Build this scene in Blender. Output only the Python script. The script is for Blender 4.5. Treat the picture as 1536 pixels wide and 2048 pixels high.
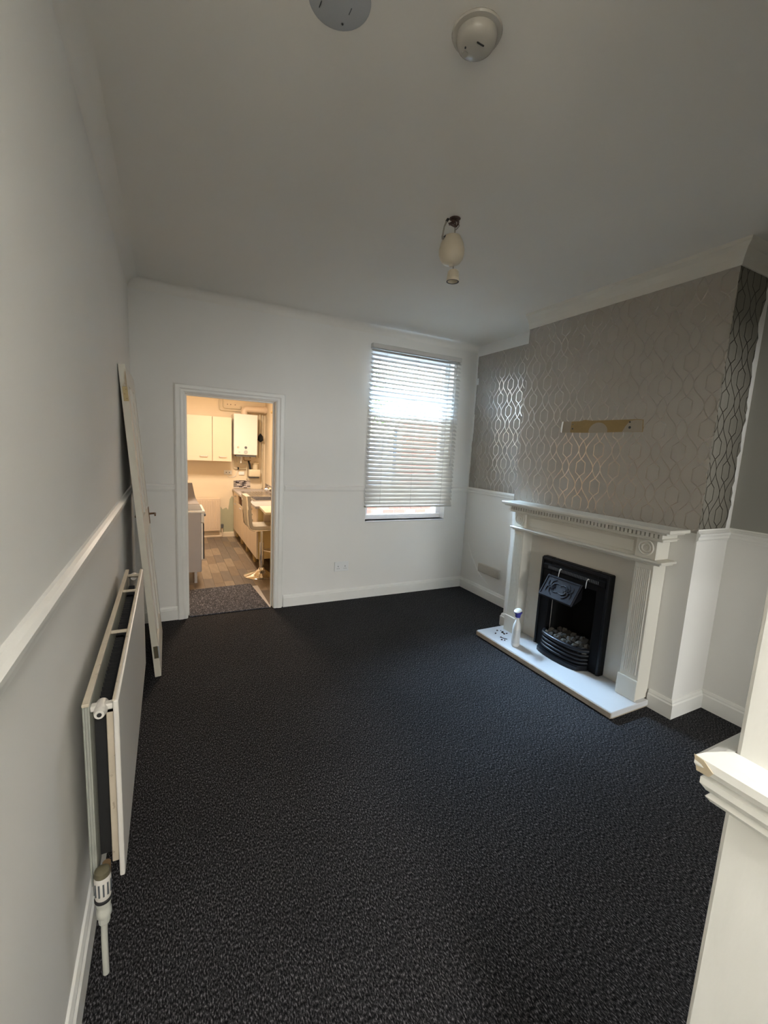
import bpy, bmesh, math, random
from mathutils import Vector, Matrix, noise
for o in list(bpy.data.objects): bpy.data.objects.remove(o, do_unlink=True)
C = bpy.context.scene.collection
S = bpy.context.scene
R = math.radians
random.seed(7)

# ---------------------------------------------------------------- camera
F, YAW, PITCH, ROLL = 850.265, R(27.112), R(-8.1554), R(2.9959)
fw = Vector((math.sin(YAW)*math.cos(PITCH), math.cos(YAW)*math.cos(PITCH), math.sin(PITCH)))
rt = Vector((math.cos(YAW), -math.sin(YAW), 0)); up = rt.cross(fw)
r2 = rt*math.cos(ROLL)+up*math.sin(ROLL); u2 = -rt*math.sin(ROLL)+up*math.cos(ROLL)
cam = bpy.data.cameras.new('camera'); co = bpy.data.objects.new('camera', cam); C.objects.link(co)
M = Matrix((r2, u2, -fw)).transposed().to_4x4(); M.translation = (0.256, -4.0386, 1.5817)
co.matrix_world = M
cam.sensor_fit = 'VERTICAL'; cam.sensor_height = 24; cam.sensor_width = 18
cam.lens = F/2048*24; cam.clip_start = 0.02; cam.clip_end = 200
S.camera = co

# ---------------------------------------------------------------- sky, lights, exposure
w = bpy.data.worlds.new('sky'); S.world = w; w.use_nodes = True
bg = w.node_tree.nodes['Background']; bg.inputs[1].default_value = 10.0
_tc = w.node_tree.nodes.new('ShaderNodeTexCoord'); _sp = w.node_tree.nodes.new('ShaderNodeSeparateXYZ'); _rp = w.node_tree.nodes.new('ShaderNodeValToRGB')
w.node_tree.links.new(_tc.outputs['Generated'], _sp.inputs[0]); w.node_tree.links.new(_sp.outputs[2], _rp.inputs[0]); w.node_tree.links.new(_rp.outputs[0], bg.inputs[0])
_rp.color_ramp.elements[0].position = 0.05; _rp.color_ramp.elements[0].color = (1.0, 0.955, 0.88, 1)      # hazy horizon
_rp.color_ramp.elements[1].position = 0.75; _rp.color_ramp.elements[1].color = (0.27, 0.47, 0.86, 1)      # blue overhead
def area(name, loc, rot, sx, sy, power, col, shape='RECTANGLE', spread=180, portal=False):
    l = bpy.data.lights.new(name, 'AREA'); l.shape = shape; l.size = sx
    if shape in ('RECTANGLE', 'ELLIPSE'): l.size_y = sy
    l.energy = power; l.color = col; l.spread = R(spread)
    if portal: l.cycles.is_portal = True
    o = bpy.data.objects.new(name, l); o.location = loc; o.rotation_euler = rot; C.objects.link(o); return o
area('window_portal', (2.6, .30, 1.75), (R(-90), 0, 0), 1.05, 1.9, 1, (1, 1, 1), portal=True)
area('hall_ceiling_lamp', (0.46, -5.5, 2.72), (0, 0, 0), .45, .45, 37, (1.0, 0.98, 0.94), shape='DISK')
area('front_room_daylight', (2.35, -8.30, 1.5), (R(90), 0, 0), 1.9, 1.6, 62, (0.95, 0.98, 1.0))
area('yard_sky_fill_lamp', (2.6, 1.9, 4.5), (R(-34), 0, 0), 1.6, 1.2, 330, (0.50, 0.72, 1.0), spread=60)  # unseen blue lamp added above the yard to strengthen the sky's light
area('kitchen_ceiling_lamp', (0.95, 1.9, 2.46), (0, 0, 0), .5, .5, 28, (1.0, 0.80, 0.61), shape='DISK')
S.view_settings.view_transform = 'Standard'; S.view_settings.look = 'None'
S.view_settings.exposure = 1.2; S.view_settings.gamma = 1; S.view_settings.use_curve_mapping = False

# ---------------------------------------------------------------- materials
def _new(name):
    m = bpy.data.materials.new(name); m.use_nodes = True
    return m, m.node_tree.nodes, m.node_tree.links, m.node_tree.nodes['Principled BSDF']
def mat(name, col, rough=.5, metal=0., spec=.5, var=None, bump=None, stretch=(1, 1, 1), stain=None, coat=0):
    m, N, L, b = _new(name)
    b.inputs['Base Color'].default_value = (*col, 1); b.inputs['Roughness'].default_value = rough
    b.inputs['Metallic'].default_value = metal; b.inputs['Specular IOR Level'].default_value = spec
    if coat: b.inputs['Coat Weight'].default_value = coat
    if var or bump or stain:
        tc = N.new('ShaderNodeTexCoord'); mp = N.new('ShaderNodeMapping'); mp.inputs['Scale'].default_value = stretch
        L.new(tc.outputs['Object'], mp.inputs['Vector'])
    src = None
    if var:
        n = N.new('ShaderNodeTexNoise'); n.inputs['Scale'].default_value = var[0]; n.inputs['Detail'].default_value = 5
        L.new(mp.outputs[0], n.inputs['Vector'])
        mx = N.new('ShaderNodeMix'); mx.data_type = 'RGBA'
        mx.inputs[6].default_value = (*[c*(1-var[1]) for c in col], 1); mx.inputs[7].default_value = (*[min(1, c*(1+var[1])) for c in col], 1)
        L.new(n.outputs['Fac'], mx.inputs[0]); src = mx.outputs[2]
    if stain:   # (scale, threshold, colour): patches of wear
        n = N.new('ShaderNodeTexNoise'); n.inputs['Scale'].default_value = stain[0]; n.inputs['Detail'].default_value = 6
        L.new(mp.outputs[0], n.inputs['Vector'])
        rp = N.new('ShaderNodeValToRGB'); rp.color_ramp.elements[0].position = stain[1]; rp.color_ramp.elements[1].position = min(1, stain[1]+.08)
        L.new(n.outputs['Fac'], rp.inputs[0])
        mx = N.new('ShaderNodeMix'); mx.data_type = 'RGBA'; mx.inputs[6].default_value = (*col, 1); mx.inputs[7].default_value = (*stain[2], 1)
        if src: L.new(src, mx.inputs[6])
        L.new(rp.outputs[0], mx.inputs[0]); src = mx.outputs[2]
    if src: L.new(src, b.inputs['Base Color'])
    if bump:
        n = N.new('ShaderNodeTexNoise'); n.inputs['Scale'].default_value = bump[0]; n.inputs['Detail'].default_value = 4
        L.new(mp.outputs[0], n.inputs['Vector'])
        bp = N.new('ShaderNodeBump'); bp.inputs['Strength'].default_value = bump[1]; bp.inputs['Distance'].default_value = bump[2]
        L.new(n.outputs['Fac'], bp.inputs['Height']); L.new(bp.outputs[0], b.inputs['Normal'])
    return m
P_ = {}
P_['wall'] = mat('wall_paint', (.81, .785, .735), .75, var=(2.2, .03), bump=(7, .25, .004))
P_['ceiling'] = mat('ceiling_paint', (.80, .765, .70), .85, var=(1.6, .04), bump=(5, .3, .006))
P_['gloss'] = mat('white_gloss_trim', (.83, .81, .755), .38, var=(9, .04), bump=(25, .2, .002))
P_['hallwall'] = mat('brushed_white_paint', (.78, .78, .74), .55, var=(9, .04), bump=(22, .55, .004), stretch=(1, 1, .28))
P_['coving'] = mat('coving_paint', (.66, .62, .54), .7, var=(6, .05), bump=(12, .2, .003))
P_['greige'] = mat('greige_paint', (.32, .305, .27), .8, var=(3, .05), bump=(40, .2, .002))
P_['plaster'] = mat('torn_paper_white', (.78, .77, .73), .9)
P_['surround'] = mat('ivory_surround', (.70, .665, .58), .5, var=(5, .03), bump=(30, .12, .002))
P_['marble'] = mat('cream_back_panel', (.72, .68, .60), .33, var=(3.5, .06), stain=(2.4, .63, (.62, .56, .46)))
P_['hearth'] = mat('hearth_marble', (.62, .62, .62), .28, var=(4, .04), stain=(3.2, .62, (.60, .52, .42)))
P_['hearth_edge'] = mat('hearth_edge', (.42, .34, .25), .55, var=(20, .3))
P_['black'] = mat('black_metal', (.006, .006, .007), .5, spec=.16)
P_['blackgloss'] = mat('black_gloss_metal', (.010, .011, .014), .33, spec=.28)
P_['soot'] = mat('soot', (.004, .004, .004), .9)
P_['hoodrelief'] = mat('hood_cast_iron', (.012, .012, .018), .45, spec=.22, var=(30, .3))
P_['coal'] = mat('ceramic_coal', (.045, .038, .03), .85, var=(25, .6), bump=(40, .6, .004))
P_['ash_coal'] = mat('pale_ceramic_coal', (.10, .088, .072), .85, var=(25, .5), bump=(40, .6, .004))
P_['white_plastic'] = mat('white_plastic', (.80, .80, .78), .3)
P_['cream_plastic'] = mat('aged_cream_plastic', (.62, .54, .41), .4, var=(14, .05))
P_['beige_plastic'] = mat('beige_plastic', (.50, .45, .38), .45)
P_['grey_plate'] = mat('grey_blue_plate', (.45, .46, .465), .8)
P_['alarm'] = mat('smoke_alarm_plastic', (.47, .44, .38), .2)
P_['dark'] = mat('dark_detail', (.02, .02, .02), .6)
P_['brownwire'] = mat('brown_wire', (.09, .045, .03), .5)
P_['greywire'] = mat('grey_wire', (.33, .30, .25), .5)
P_['rad'] = mat('radiator_enamel', (.72, .685, .625), .35, var=(5, .03))
P_['radedge'] = mat('radiator_aged_edge', (.60, .52, .40), .5, var=(20, .15), stain=(30, .64, (.25, .18, .11)))
P_['radedge2'] = mat('radiator_seam', (.40, .41, .36), .5, var=(24, .25))
P_['valvegrey'] = mat('valve_grey', (.10, .11, .12), .45)
P_['valvecap'] = mat('valve_cap_olive', (.13, .115, .07), .4)
P_['pipe'] = mat('painted_pipe', (.58, .58, .51), .45, var=(22, .1), stain=(20, .66, (.35, .25, .16)))
P_['doorpaint'] = mat('chipped_door_paint', (.66, .62, .52), .5, var=(7, .08), stain=(9, .60, (.40, .31, .20)), stretch=(1, 1, .5))
P_['doorface'] = mat('door_face_paint', (.72, .69, .62), .45, var=(6, .05))
P_['brass'] = mat('aged_brass', (.36, .28, .14), .5, metal=.6)
P_['bronze'] = mat('bronze_handle', (.22, .13, .07), .4, metal=.8)
P_['upvc'] = mat('white_upvc', (.84, .84, .86), .3)
P_['slat'] = mat('blind_slat_white', (.80, .78, .74), .45)
def slat_mat():
    m, N, L, b = _new('translucent_white_slat')
    b.inputs['Base Color'].default_value = (.66, .64, .60, 1); b.inputs['Roughness'].default_value = .45
    t = N.new('ShaderNodeBsdfTranslucent'); t.inputs[0].default_value = (.6, .58, .54, 1)
    x = N.new('ShaderNodeMixShader'); x.inputs[0].default_value = .08
    L.new(b.outputs[0], x.inputs[1]); L.new(t.outputs[0], x.inputs[2]); L.new(x.outputs[0], N['Material Output'].inputs[0]); return m
P_['slat'] = slat_mat()
P_['cord'] = mat('blind_cord', (.55, .54, .52), .8)
P_['bare'] = mat('bare_old_plaster', (.27, .175, .06), .8, var=(14, .15), bump=(30, .4, .003))
P_['filler'] = mat('filler_dab', (.33, .275, .205), .85, var=(12, .06))
P_['bottle'] = mat('white_bottle_plastic', (.70, .69, .66), .35)
P_['label'] = mat('bottle_label', (.60, .60, .58), .45, var=(40, .08))
P_['blueplastic'] = mat('deep_blue_plastic', (.05, .05, .30), .35)
P_['crumb'] = mat('dark_debris', (.06, .035, .025), .8)
# kitchen
P_['kwall'] = mat('kitchen_cream_paint', (.78, .67, .50), .7, var=(3, .05), bump=(9, .2, .003))
P_['kgreen'] = mat('old_green_paint', (.42, .42, .29), .8, var=(8, .08))
P_['kcab'] = mat('cream_cabinet', (.70, .57, .43), .4, var=(4, .03))
P_['kcabside'] = mat('yellowed_cabinet_side', (.62, .46, .20), .5, var=(8, .06))
P_['boilerwhite'] = mat('boiler_white', (.70, .69, .65), .3)
P_['ivorypipe'] = mat('ivory_pipe', (.66, .58, .42), .45, var=(14, .1))
P_['copper'] = mat('tarnished_copper', (.45, .30, .16), .4, metal=.7)
P_['cookergrey'] = mat('cooker_grey_side', (.36, .35, .35), .5, var=(6, .06), stain=(6, .68, (.24, .22, .21)))
P_['enamel'] = mat('white_enamel', (.80, .78, .73), .25)
P_['hob'] = mat('hob_grey', (.17, .165, .16), .7, spec=.2)
P_['guard'] = mat('stainless_guard', (.26, .23, .21), .6, spec=.25)
P_['steel'] = mat('stainless_steel', (.72, .72, .74), .22, metal=1)
P_['satin'] = mat('satin_handle', (.45, .43, .40), .5, metal=.6)
P_['chrome'] = mat('chrome', (.85, .84, .82), .08, metal=1)
P_['cushion'] = mat('cream_leatherette', (.52, .47, .38), .4, bump=(30, .15, .003))
P_['worktop'] = mat('pale_worktop', (.74, .67, .50), .4, var=(30, .06))
P_['worktopgrey'] = mat('grey_worktop', (.42, .39, .38), .35, var=(40, .12))
P_['tilewhite'] = mat('mosaic_tile_pale', (.62, .56, .54), .2)
P_['tiledark'] = mat('mosaic_tile_dark', (.035, .03, .04), .15)
P_['tilemix'] = mat('mosaic_tile_grey', (.22, .20, .24), .2)
P_['grout'] = mat('grout', (.55, .50, .44), .9)
P_['plank1'] = mat('vinyl_plank_brown', (.165, .125, .09), .42, var=(5, .35), stretch=(4, 1, 1))
P_['plank2'] = mat('vinyl_plank_tan', (.23, .18, .13), .42, var=(5, .35), stretch=(4, 1, 1))
P_['plank3'] = mat('vinyl_plank_grey', (.14, .115, .095), .42, var=(5, .35), stretch=(4, 1, 1))
P_['threshold'] = mat('pale_threshold_sheet', (.55, .52, .50), .4, var=(5, .1))
P_['foam'] = mat('black_pipe_foam', (.01, .01, .01), .9)
P_['wood'] = mat('yellow_wood_casing', (.70, .52, .22), .5, var=(5, .1))
P_['drawerhole'] = mat('dark_brown_interior', (.07, .03, .015), .8)
# yard
P_['brick'] = mat('red_brick', (.26, .065, .04), .85, var=(18, .25))
P_['brick2'] = mat('pale_red_brick', (.30, .11, .075), .85, var=(18, .25))
P_['mortar'] = mat('mortar', (.25, .22, .19), .9)
P_['concrete'] = mat('yard_concrete', (.40, .40, .39), .9, var=(4, .2))
P_['gate'] = mat('pale_blue_painted_wood', (.55, .66, .80), .6, var=(8, .08))
P_['post'] = mat('dark_timber', (.06, .07, .10), .7)
P_['leaf'] = mat('leaf_green', (.10, .26, .04), .55, var=(6, .4))
P_['bark'] = mat('bark', (.13, .10, .07), .9, var=(12, .3))

def carpet_mat(name, lo, hi, sc=250):
    m, N, L, b = _new(name)
    tc = N.new('ShaderNodeTexCoord'); mp = N.new('ShaderNodeMapping'); mp.inputs['Scale'].default_value = (1, .42, 1)
    L.new(tc.outputs['Object'], mp.inputs['Vector'])
    n = N.new('ShaderNodeTexNoise'); n.inputs['Scale'].default_value = sc; n.inputs['Detail'].default_value = 3; n.inputs['Roughness'].default_value = .6
    n2 = N.new('ShaderNodeTexNoise'); n2.inputs['Scale'].default_value = 2.2; n2.inputs['Detail'].default_value = 4
    L.new(mp.outputs[0], n.inputs['Vector']); L.new(tc.outputs['Object'], n2.inputs['Vector'])
    r = N.new('ShaderNodeValToRGB'); e = r.color_ramp.elements
    e[0].position = .42; e[0].color = (*lo, 1); e[1].position = .70; e[1].color = (*hi, 1)
    x = e.new(.56); x.color = (*[a*.82+c*.18 for a, c in zip(lo, hi)], 1)
    L.new(n.outputs['Fac'], r.inputs[0])
    mx = N.new('ShaderNodeMix'); mx.data_type = 'RGBA'; mx.blend_type = 'MULTIPLY'; mx.inputs[0].default_value = .35
    L.new(r.outputs[0], mx.inputs[6]); L.new(n2.outputs['Fac'], mx.inputs[7]); L.new(mx.outputs[2], b.inputs['Base Color'])
    bp = N.new('ShaderNodeBump'); bp.inputs['Strength'].default_value = .6; bp.inputs['Distance'].default_value = .003
    L.new(n.outputs['Fac'], bp.inputs['Height']); L.new(bp.outputs[0], b.inputs['Normal'])
    b.inputs['Roughness'].default_value = .9; b.inputs['Specular IOR Level'].default_value = .12
    
    return m
P_['carpet'] = carpet_mat('charcoal_fleck_carpet', (.0034, .0033, .0040), (.25, .24, .25), 240)
P_['mat'] = carpet_mat('grey_carpet_offcut', (.06, .06, .07), (.40, .40, .45), 130)

def glass_mat():
    m, N, L, b = _new('window_glass'); N.remove(b)
    t = N.new('ShaderNodeBsdfTransparent'); t.inputs[0].default_value = (.93, .96, .96, 1)
    g = N.new('ShaderNodeBsdfGlossy'); g.inputs['Roughness'].default_value = .02
    f = N.new('ShaderNodeFresnel'); f.inputs[0].default_value = 1.45
    x = N.new('ShaderNodeMixShader'); L.new(f.outputs[0], x.inputs[0]); L.new(t.outputs[0], x.inputs[1]); L.new(g.outputs[0], x.inputs[2])
    L.new(x.outputs[0], N['Material Output'].inputs[0]); return m
P_['glass'] = glass_mat()

def wallpaper_mat(name, axis, u0, v0, paper, line, rough):
    """ogee-and-hexagon trellis print, metallic ink on matt paper; axis = object axis across the wall"""
    m, N, L, b = _new(name)
    tc = N.new('ShaderNodeTexCoord'); sp = N.new('ShaderNodeSeparateXYZ'); L.new(tc.outputs['Object'], sp.inputs[0])
    def mth(op, a, c=None, d=None):
        n = N.new('ShaderNodeMath'); n.operation = op
        for i, q in enumerate((a, c, d)):
            if q is None: continue
            if isinstance(q, (int, float)): n.inputs[i].default_value = q
            else: L.new(q, n.inputs[i])
        return n.outputs[0]
    PW, PV = .275, .27; HW, HH, HS, LW, T = .039, .066, .036, .031, .0033
    U = mth('PINGPONG', mth('ADD', sp.outputs[axis], 40*PW-u0), PW/2)
    VA = mth('PINGPONG', mth('ADD', sp.outputs[2], 40*PV-v0), PV/2)
    def line_d(du, slope):      # thickness-corrected distance
        return mth('DIVIDE', mth('ABSOLUTE', du), mth('SQRT', mth('ADD', mth('MULTIPLY', slope, slope), 1)))
    A = PW/4-LW; k = 2*math.pi/PV
    uo = mth('MULTIPLY_ADD', mth('COSINE', mth('MULTIPLY', VA, k)), A, PW/4)
    so = mth('MULTIPLY', mth('SINE', mth('MULTIPLY', VA, k)), A*k)
    d = line_d(mth('SUBTRACT', U, uo), so)
    VB = mth('SUBTRACT', PV/2, VA); UB = mth('SUBTRACT', PW/2, U)
    for uu, va, vb in ((U, VA, VB), (UB, VB, VA)):
        kk = math.pi/2/(PV/2-HH)
        lens = line_d(mth('SUBTRACT', uu, mth('MULTIPLY', mth('COSINE', mth('MULTIPLY', vb, kk)), LW)), mth('MULTIPLY', mth('SINE', mth('MULTIPLY', vb, kk)), LW*kk))
        lens = mth('ADD', lens, mth('MULTIPLY', mth('GREATER_THAN', vb, PV/2-HH), 1))
        g = HW/(HH-HS)
        ue = mth('MINIMUM', HW, mth('MULTIPLY', mth('SUBTRACT', HH, va), g))
        sl = mth('MULTIPLY', mth('GREATER_THAN', va, HS), g)
        hexa = mth('ADD', line_d(mth('SUBTRACT', uu, ue), sl), mth('MULTIPLY', mth('GREATER_THAN', va, HH), 1))
        d = mth('MINIMUM', d, mth('MINIMUM', lens, hexa))
    mask = mth('LESS_THAN', d, T)
    b.inputs['Base Color'].default_value = (*paper, 1); b.inputs['Roughness'].default_value = .72; b.inputs['Specular IOR Level'].default_value = .3
    g2 = N.new('ShaderNodeBsdfPrincipled'); g2.inputs['Base Color'].default_value = (*line, 1); g2.inputs['Metallic'].default_value = .8; g2.inputs['Roughness'].default_value = rough
    n = N.new('ShaderNodeTexNoise'); n.inputs['Scale'].default_value = 30; L.new(tc.outputs['Object'], n.inputs['Vector'])
    bp = N.new('ShaderNodeBump'); bp.inputs['Strength'].default_value = .12; bp.inputs['Distance'].default_value = .002; L.new(n.outputs['Fac'], bp.inputs['Height'])
    L.new(bp.outputs[0], b.inputs['Normal'])
    x = N.new('ShaderNodeMixShader'); L.new(mask, x.inputs[0]); L.new(b.outputs[0], x.inputs[1]); L.new(g2.outputs[0], x.inputs[2])
    L.new(x.outputs[0], N['Material Output'].inputs[0]); return m

# ---------------------------------------------------------------- mesh helpers
class MB:
    def __init__(s): s.bm = bmesh.new()
    def _in(s, t, mtx=None):
        if mtx is not None: bmesh.ops.transform(t, matrix=mtx, verts=t.verts)
        me = bpy.data.meshes.new('t'); t.to_mesh(me); t.free(); s.bm.from_mesh(me); bpy.data.meshes.remove(me); return s
    def box(s, x0, x1, y0, y1, z0, z1, bev=0, seg=1, mtx=None):
        t = bmesh.new(); v = [t.verts.new((x, y, z)) for x in (x0, x1) for y in (y0, y1) for z in (z0, z1)]
        for f in ((0, 1, 3, 2), (4, 6, 7, 5), (0, 4, 5, 1), (2, 3, 7, 6), (0, 2, 6, 4), (1, 5, 7, 3)): t.faces.new([v[i] for i in f])
        if bev: bmesh.ops.bevel(t, geom=t.edges[:], offset=bev, segments=seg, affect='EDGES', profile=.5)
        bmesh.ops.recalc_face_normals(t, faces=t.faces); return s._in(t, mtx)
    def prism(s, pts, ax, a0, a1, mtx=None):
        t = bmesh.new()
        def P(p, a): return {'x': (a, p[0], p[1]), 'y': (p[0], a, p[1]), 'z': (p[0], p[1], a)}[ax]
        A = [t.verts.new(P(p, a0)) for p in pts]; B = [t.verts.new(P(p, a1)) for p in pts]; n = len(pts)
        t.faces.new(A); t.faces.new(B[::-1])
        for i in range(n): t.faces.new((A[i], B[i], B[(i+1) % n], A[(i+1) % n]))
        bmesh.ops.recalc_face_normals(t, faces=t.faces); return s._in(t, mtx)
    def lathe(s, prof, loc=(0, 0, 0), seg=24, axis='z', mtx=None, closed=False):
        t = bmesh.new(); rings = []
        for r, z in prof:
            if r < 1e-6: rings.append([t.verts.new((0, 0, z))])
            else: rings.append([t.verts.new((r*math.cos(2*math.pi*i/seg), r*math.sin(2*math.pi*i/seg), z)) for i in range(seg)])
        if closed: rings.append(rings[0])
        for a, c in zip(rings, rings[1:]):
            for i in range(seg):
                j = (i+1) % seg
                if len(a) == 1 and len(c) == 1: break
                if len(a) == 1: t.faces.new((a[0], c[i], c[j]))
                elif len(c) == 1: t.faces.new((a[i], a[j], c[0]))
                else: t.faces.new((a[i], a[j], c[j], c[i]))
        for rg in (rings[0], rings[-1]):
            if len(rg) > 2 and not closed:
                try: t.faces.new(rg)
                except ValueError: pass
        bmesh.ops.recalc_face_normals(t, faces=t.faces)
        m = Matrix.Translation(loc)
        if axis == 'x': m = m @ Matrix.Rotation(R(90), 4, 'Y')
        if axis == '-x': m = m @ Matrix.Rotation(R(-90), 4, 'Y')
        if axis == 'y': m = m @ Matrix.Rotation(R(-90), 4, 'X')
        if axis == '-y': m = m @ Matrix.Rotation(R(90), 4, 'X')
        if axis == '-z': m = m @ Matrix.Rotation(R(180), 4, 'X')
        if mtx is not None: m = mtx @ m
        return s._in(t, m)
    def cyl(s, p, r, h, axis='z', seg=20, bev=0):
        return s.lathe([(r-bev, 0), (r, bev), (r, h-bev), (r-bev, h)] if bev else [(r, 0), (r, h)], p, seg, axis)
    def tube(s, pts, r, seg=8, cyc=False):
        t = bmesh.new(); pts = [Vector(p) for p in pts]; rings = []; n = len(pts)
        rr = r if isinstance(r, (list, tuple)) else [r]*n
        prev = None
        for i, p in enumerate(pts):
            a = pts[i-1] if (i or cyc) else p; c = pts[(i+1) % n] if (i < n-1 or cyc) else p
            d = (c-a).normalized()
            if prev is None:
                q = Vector((0, 0, 1)) if abs(d.z) < .9 else Vector((1, 0, 0)); u = d.cross(q).normalized()
            else: u = (prev-d*prev.dot(d)).normalized()
            prev = u; v = d.cross(u)
            rings.append([t.verts.new(p+(u*math.cos(2*math.pi*k/seg)+v*math.sin(2*math.pi*k/seg))*rr[i]) for k in range(seg)])
        for i in range(n if cyc else n-1):
            a, c = rings[i], rings[(i+1) % n]
            for k in range(seg): t.faces.new((a[k], a[(k+1) % seg], c[(k+1) % seg], c[k]))
        if not cyc: t.faces.new(rings[0][::-1]); t.faces.new(rings[-1])
        bmesh.ops.recalc_face_normals(t, faces=t.faces); return s._in(t)
    def sheet(s, pts, faces, thick=(0, 0, 0)):
        t = bmesh.new(); V = [t.verts.new(p) for p in pts]
        for f in faces: t.faces.new([V[i] for i in f])
        if any(thick):
            e = bmesh.ops.extrude_face_region(t, geom=t.faces[:]); bmesh.ops.translate(t, vec=thick, verts=[g for g in e['geom'] if isinstance(g, bmesh.types.BMVert)])
        bmesh.ops.recalc_face_normals(t, faces=t.faces); return s._in(t)
    def mesh(s, name, m, smooth=False):
        me = bpy.data.meshes.new(name); s.bm.to_mesh(me); s.bm.free(); me.materials.append(P_[m] if isinstance(m, str) else m)
        if smooth:
            for p in me.polygons: p.use_smooth = True
            try: me.set_sharp_from_angle(angle=R(38))
            except Exception: pass
        return me
    def build(s, name, m, parent=None, smooth=False, local=False):
        if parent is not None and not local:
            q = parent; o = Vector((0, 0, 0))
            while q is not None: o += q.location; q = q.parent
            bmesh.ops.translate(s.bm, vec=-o, verts=s.bm.verts)
        ob = bpy.data.objects.new(name, s.mesh(name, m, smooth)); C.objects.link(ob)
        if parent is not None: ob.parent = parent
        return ob
def tag(o, label, cat, group=None):
    o['label'] = label; o['category'] = cat
    if group: o['group'] = group
    return o
def thing(name, loc, label, cat, group=None, rot=(0, 0, 0)):
    o = bpy.data.objects.new(name, None); C.objects.link(o); o.location = loc; o.rotation_euler = rot; o.empty_display_size = .05
    return tag(o, label, cat, group)
def struct(o): o['kind'] = 'structure'; return o
def inst(name, me, parent, loc, rot=(0, 0, 0)):
    o = bpy.data.objects.new(name, me); C.objects.link(o); o.parent = parent; o.location = loc; o.rotation_euler = rot; return o
B = lambda *a, **k: MB().box(*a, **k)

# ---------------------------------------------------------------- room shell
W, XC, Y1, Y2, H, D = 3.418, 3.070, -1.131, -2.664, 2.80, 1.20     # right wall, breast face, breast ends, ceiling, dado
T = .14                                                            # back wall thickness
DL, DR, DH = .390, 1.153, 1.98                                     # doorway
WL, WR, WB, WT = 2.103, 3.105, .841, 2.612                         # window opening
HX, HY = .915, -3.80                                               # corner of hall partition
struct(B(-.15, W+.15, -8.65, T-.02, -.12, 0).build('floor', 'carpet'))
struct(B(-.15, W+.15, -8.65, .24, H, H+.15).build('ceiling', 'ceiling'))
struct(B(-.15, 0, -8.65, T, 0, H).build('wall_left', 'wall'))
m = MB()
m.box(0, DL, 0, T, 0, H).box(DL, DR, 0, T, DH, H).box(DR, 1.75, 0, T, 0, H)
m.box(1.75, WL, 0, .24, 0, H).box(WL, WR, 0, .24, 0, WB).box(WL, WR, 0, .24, WT, H).box(WR, W, 0, .24, 0, H)
wall_back = struct(m.build('wall_back', 'wall'))
wall_right = struct(B(W, W+.15, -3.95, .24, 0, H).build('wall_right', 'wall'))
FY0, FY1, FZ = -2.12, -1.70, .66                                    # fire opening in the breast
m = MB()
m.box(XC, W, Y2, FY0, 0, H).box(XC, W, FY1, Y1, 0, H).box(XC, W, FY0, FY1, FZ, H).box(XC, W, FY0, FY1, 0, .05).box(3.33, W, FY0, FY1, .05, FZ)
wall_chimney = struct(m.build('wall_chimney', 'wall'))
m = MB(); m.box(HX+.15, 1.35, HY-.15, HY, 0, H).box(3.15, W, HY-.15, HY, 0, H).box(1.35, 3.15, HY-.15, HY, 2.1, H)
struct(m.build('wall_rear', 'wall'))
struct(B(W, W+.15, -8.65, -3.95, 0, H).build('wall_front_room_right', 'wall'))
struct(B(HX, HX+.15, -8.65, HY, 0, H, bev=.006, seg=2).build('wall_hall', 'hallwall'))
struct(B(0, HX, -8.65, -8.5, 0, H).box(HX+.15, W, -8.65, -8.5, 0, H).build('wall_front', 'wall'))
# soft plaster fillets where the walls meet the ceiling
def fillet(r=.07, n=6): return [(0, 0)]+[(r-r*math.cos(R(90)*i/n)*1, r-r*math.sin(R(90)*i/n)*1) for i in range(n+1)]
fp = fillet()
struct(MB().prism([(a, H-c) for a, c in fp], 'y', -8.5, 0).build('trim_1', 'ceiling', smooth=True))
struct(MB().prism([(-a, H-c) for a, c in fp], 'x', 0, W).build('trim_2', 'ceiling', smooth=True))

DADO = [(0, 0), (.006, 0), (.010, .010), (.018, .018), (.018, .034), (.025, .042), (.026, .054), (.016, .060), (.008, .068), (0, .070)]
DZ = D-.045
struct(MB().prism([(a, DZ+c) for a, c in DADO], 'y', -8.5, 0).build('trim_3', 'gloss'))
BACKD = [(0, 0), (.004, 0), (.008, .01), (.012, .02), (.012, .045), (.006, .055), (0, .06)]
struct(MB().prism([(-a, DZ-.005+c) for a, c in BACKD], 'x', 0, .31).prism([(-a, DZ-.005+c) for a, c in BACKD], 'x', 1.246, WL-.02).prism([(-a, DZ-.005+c) for a, c in BACKD], 'x', WR+.01, W).build('trim_4', 'wall'))
struct(MB().prism([(W-a*.7, DZ-.01+c) for a, c in DADO], 'y', Y1, 0).build('trim_5', 'gloss'))
struct(MB().prism([(W-a*.8, DZ-.02+c) for a, c in DADO], 'y', HY, Y2).prism([(Y2-a*.8, DZ-.02+c) for a, c in DADO], 'x', XC-.015, W).build('trim_6', 'gloss'))
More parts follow.
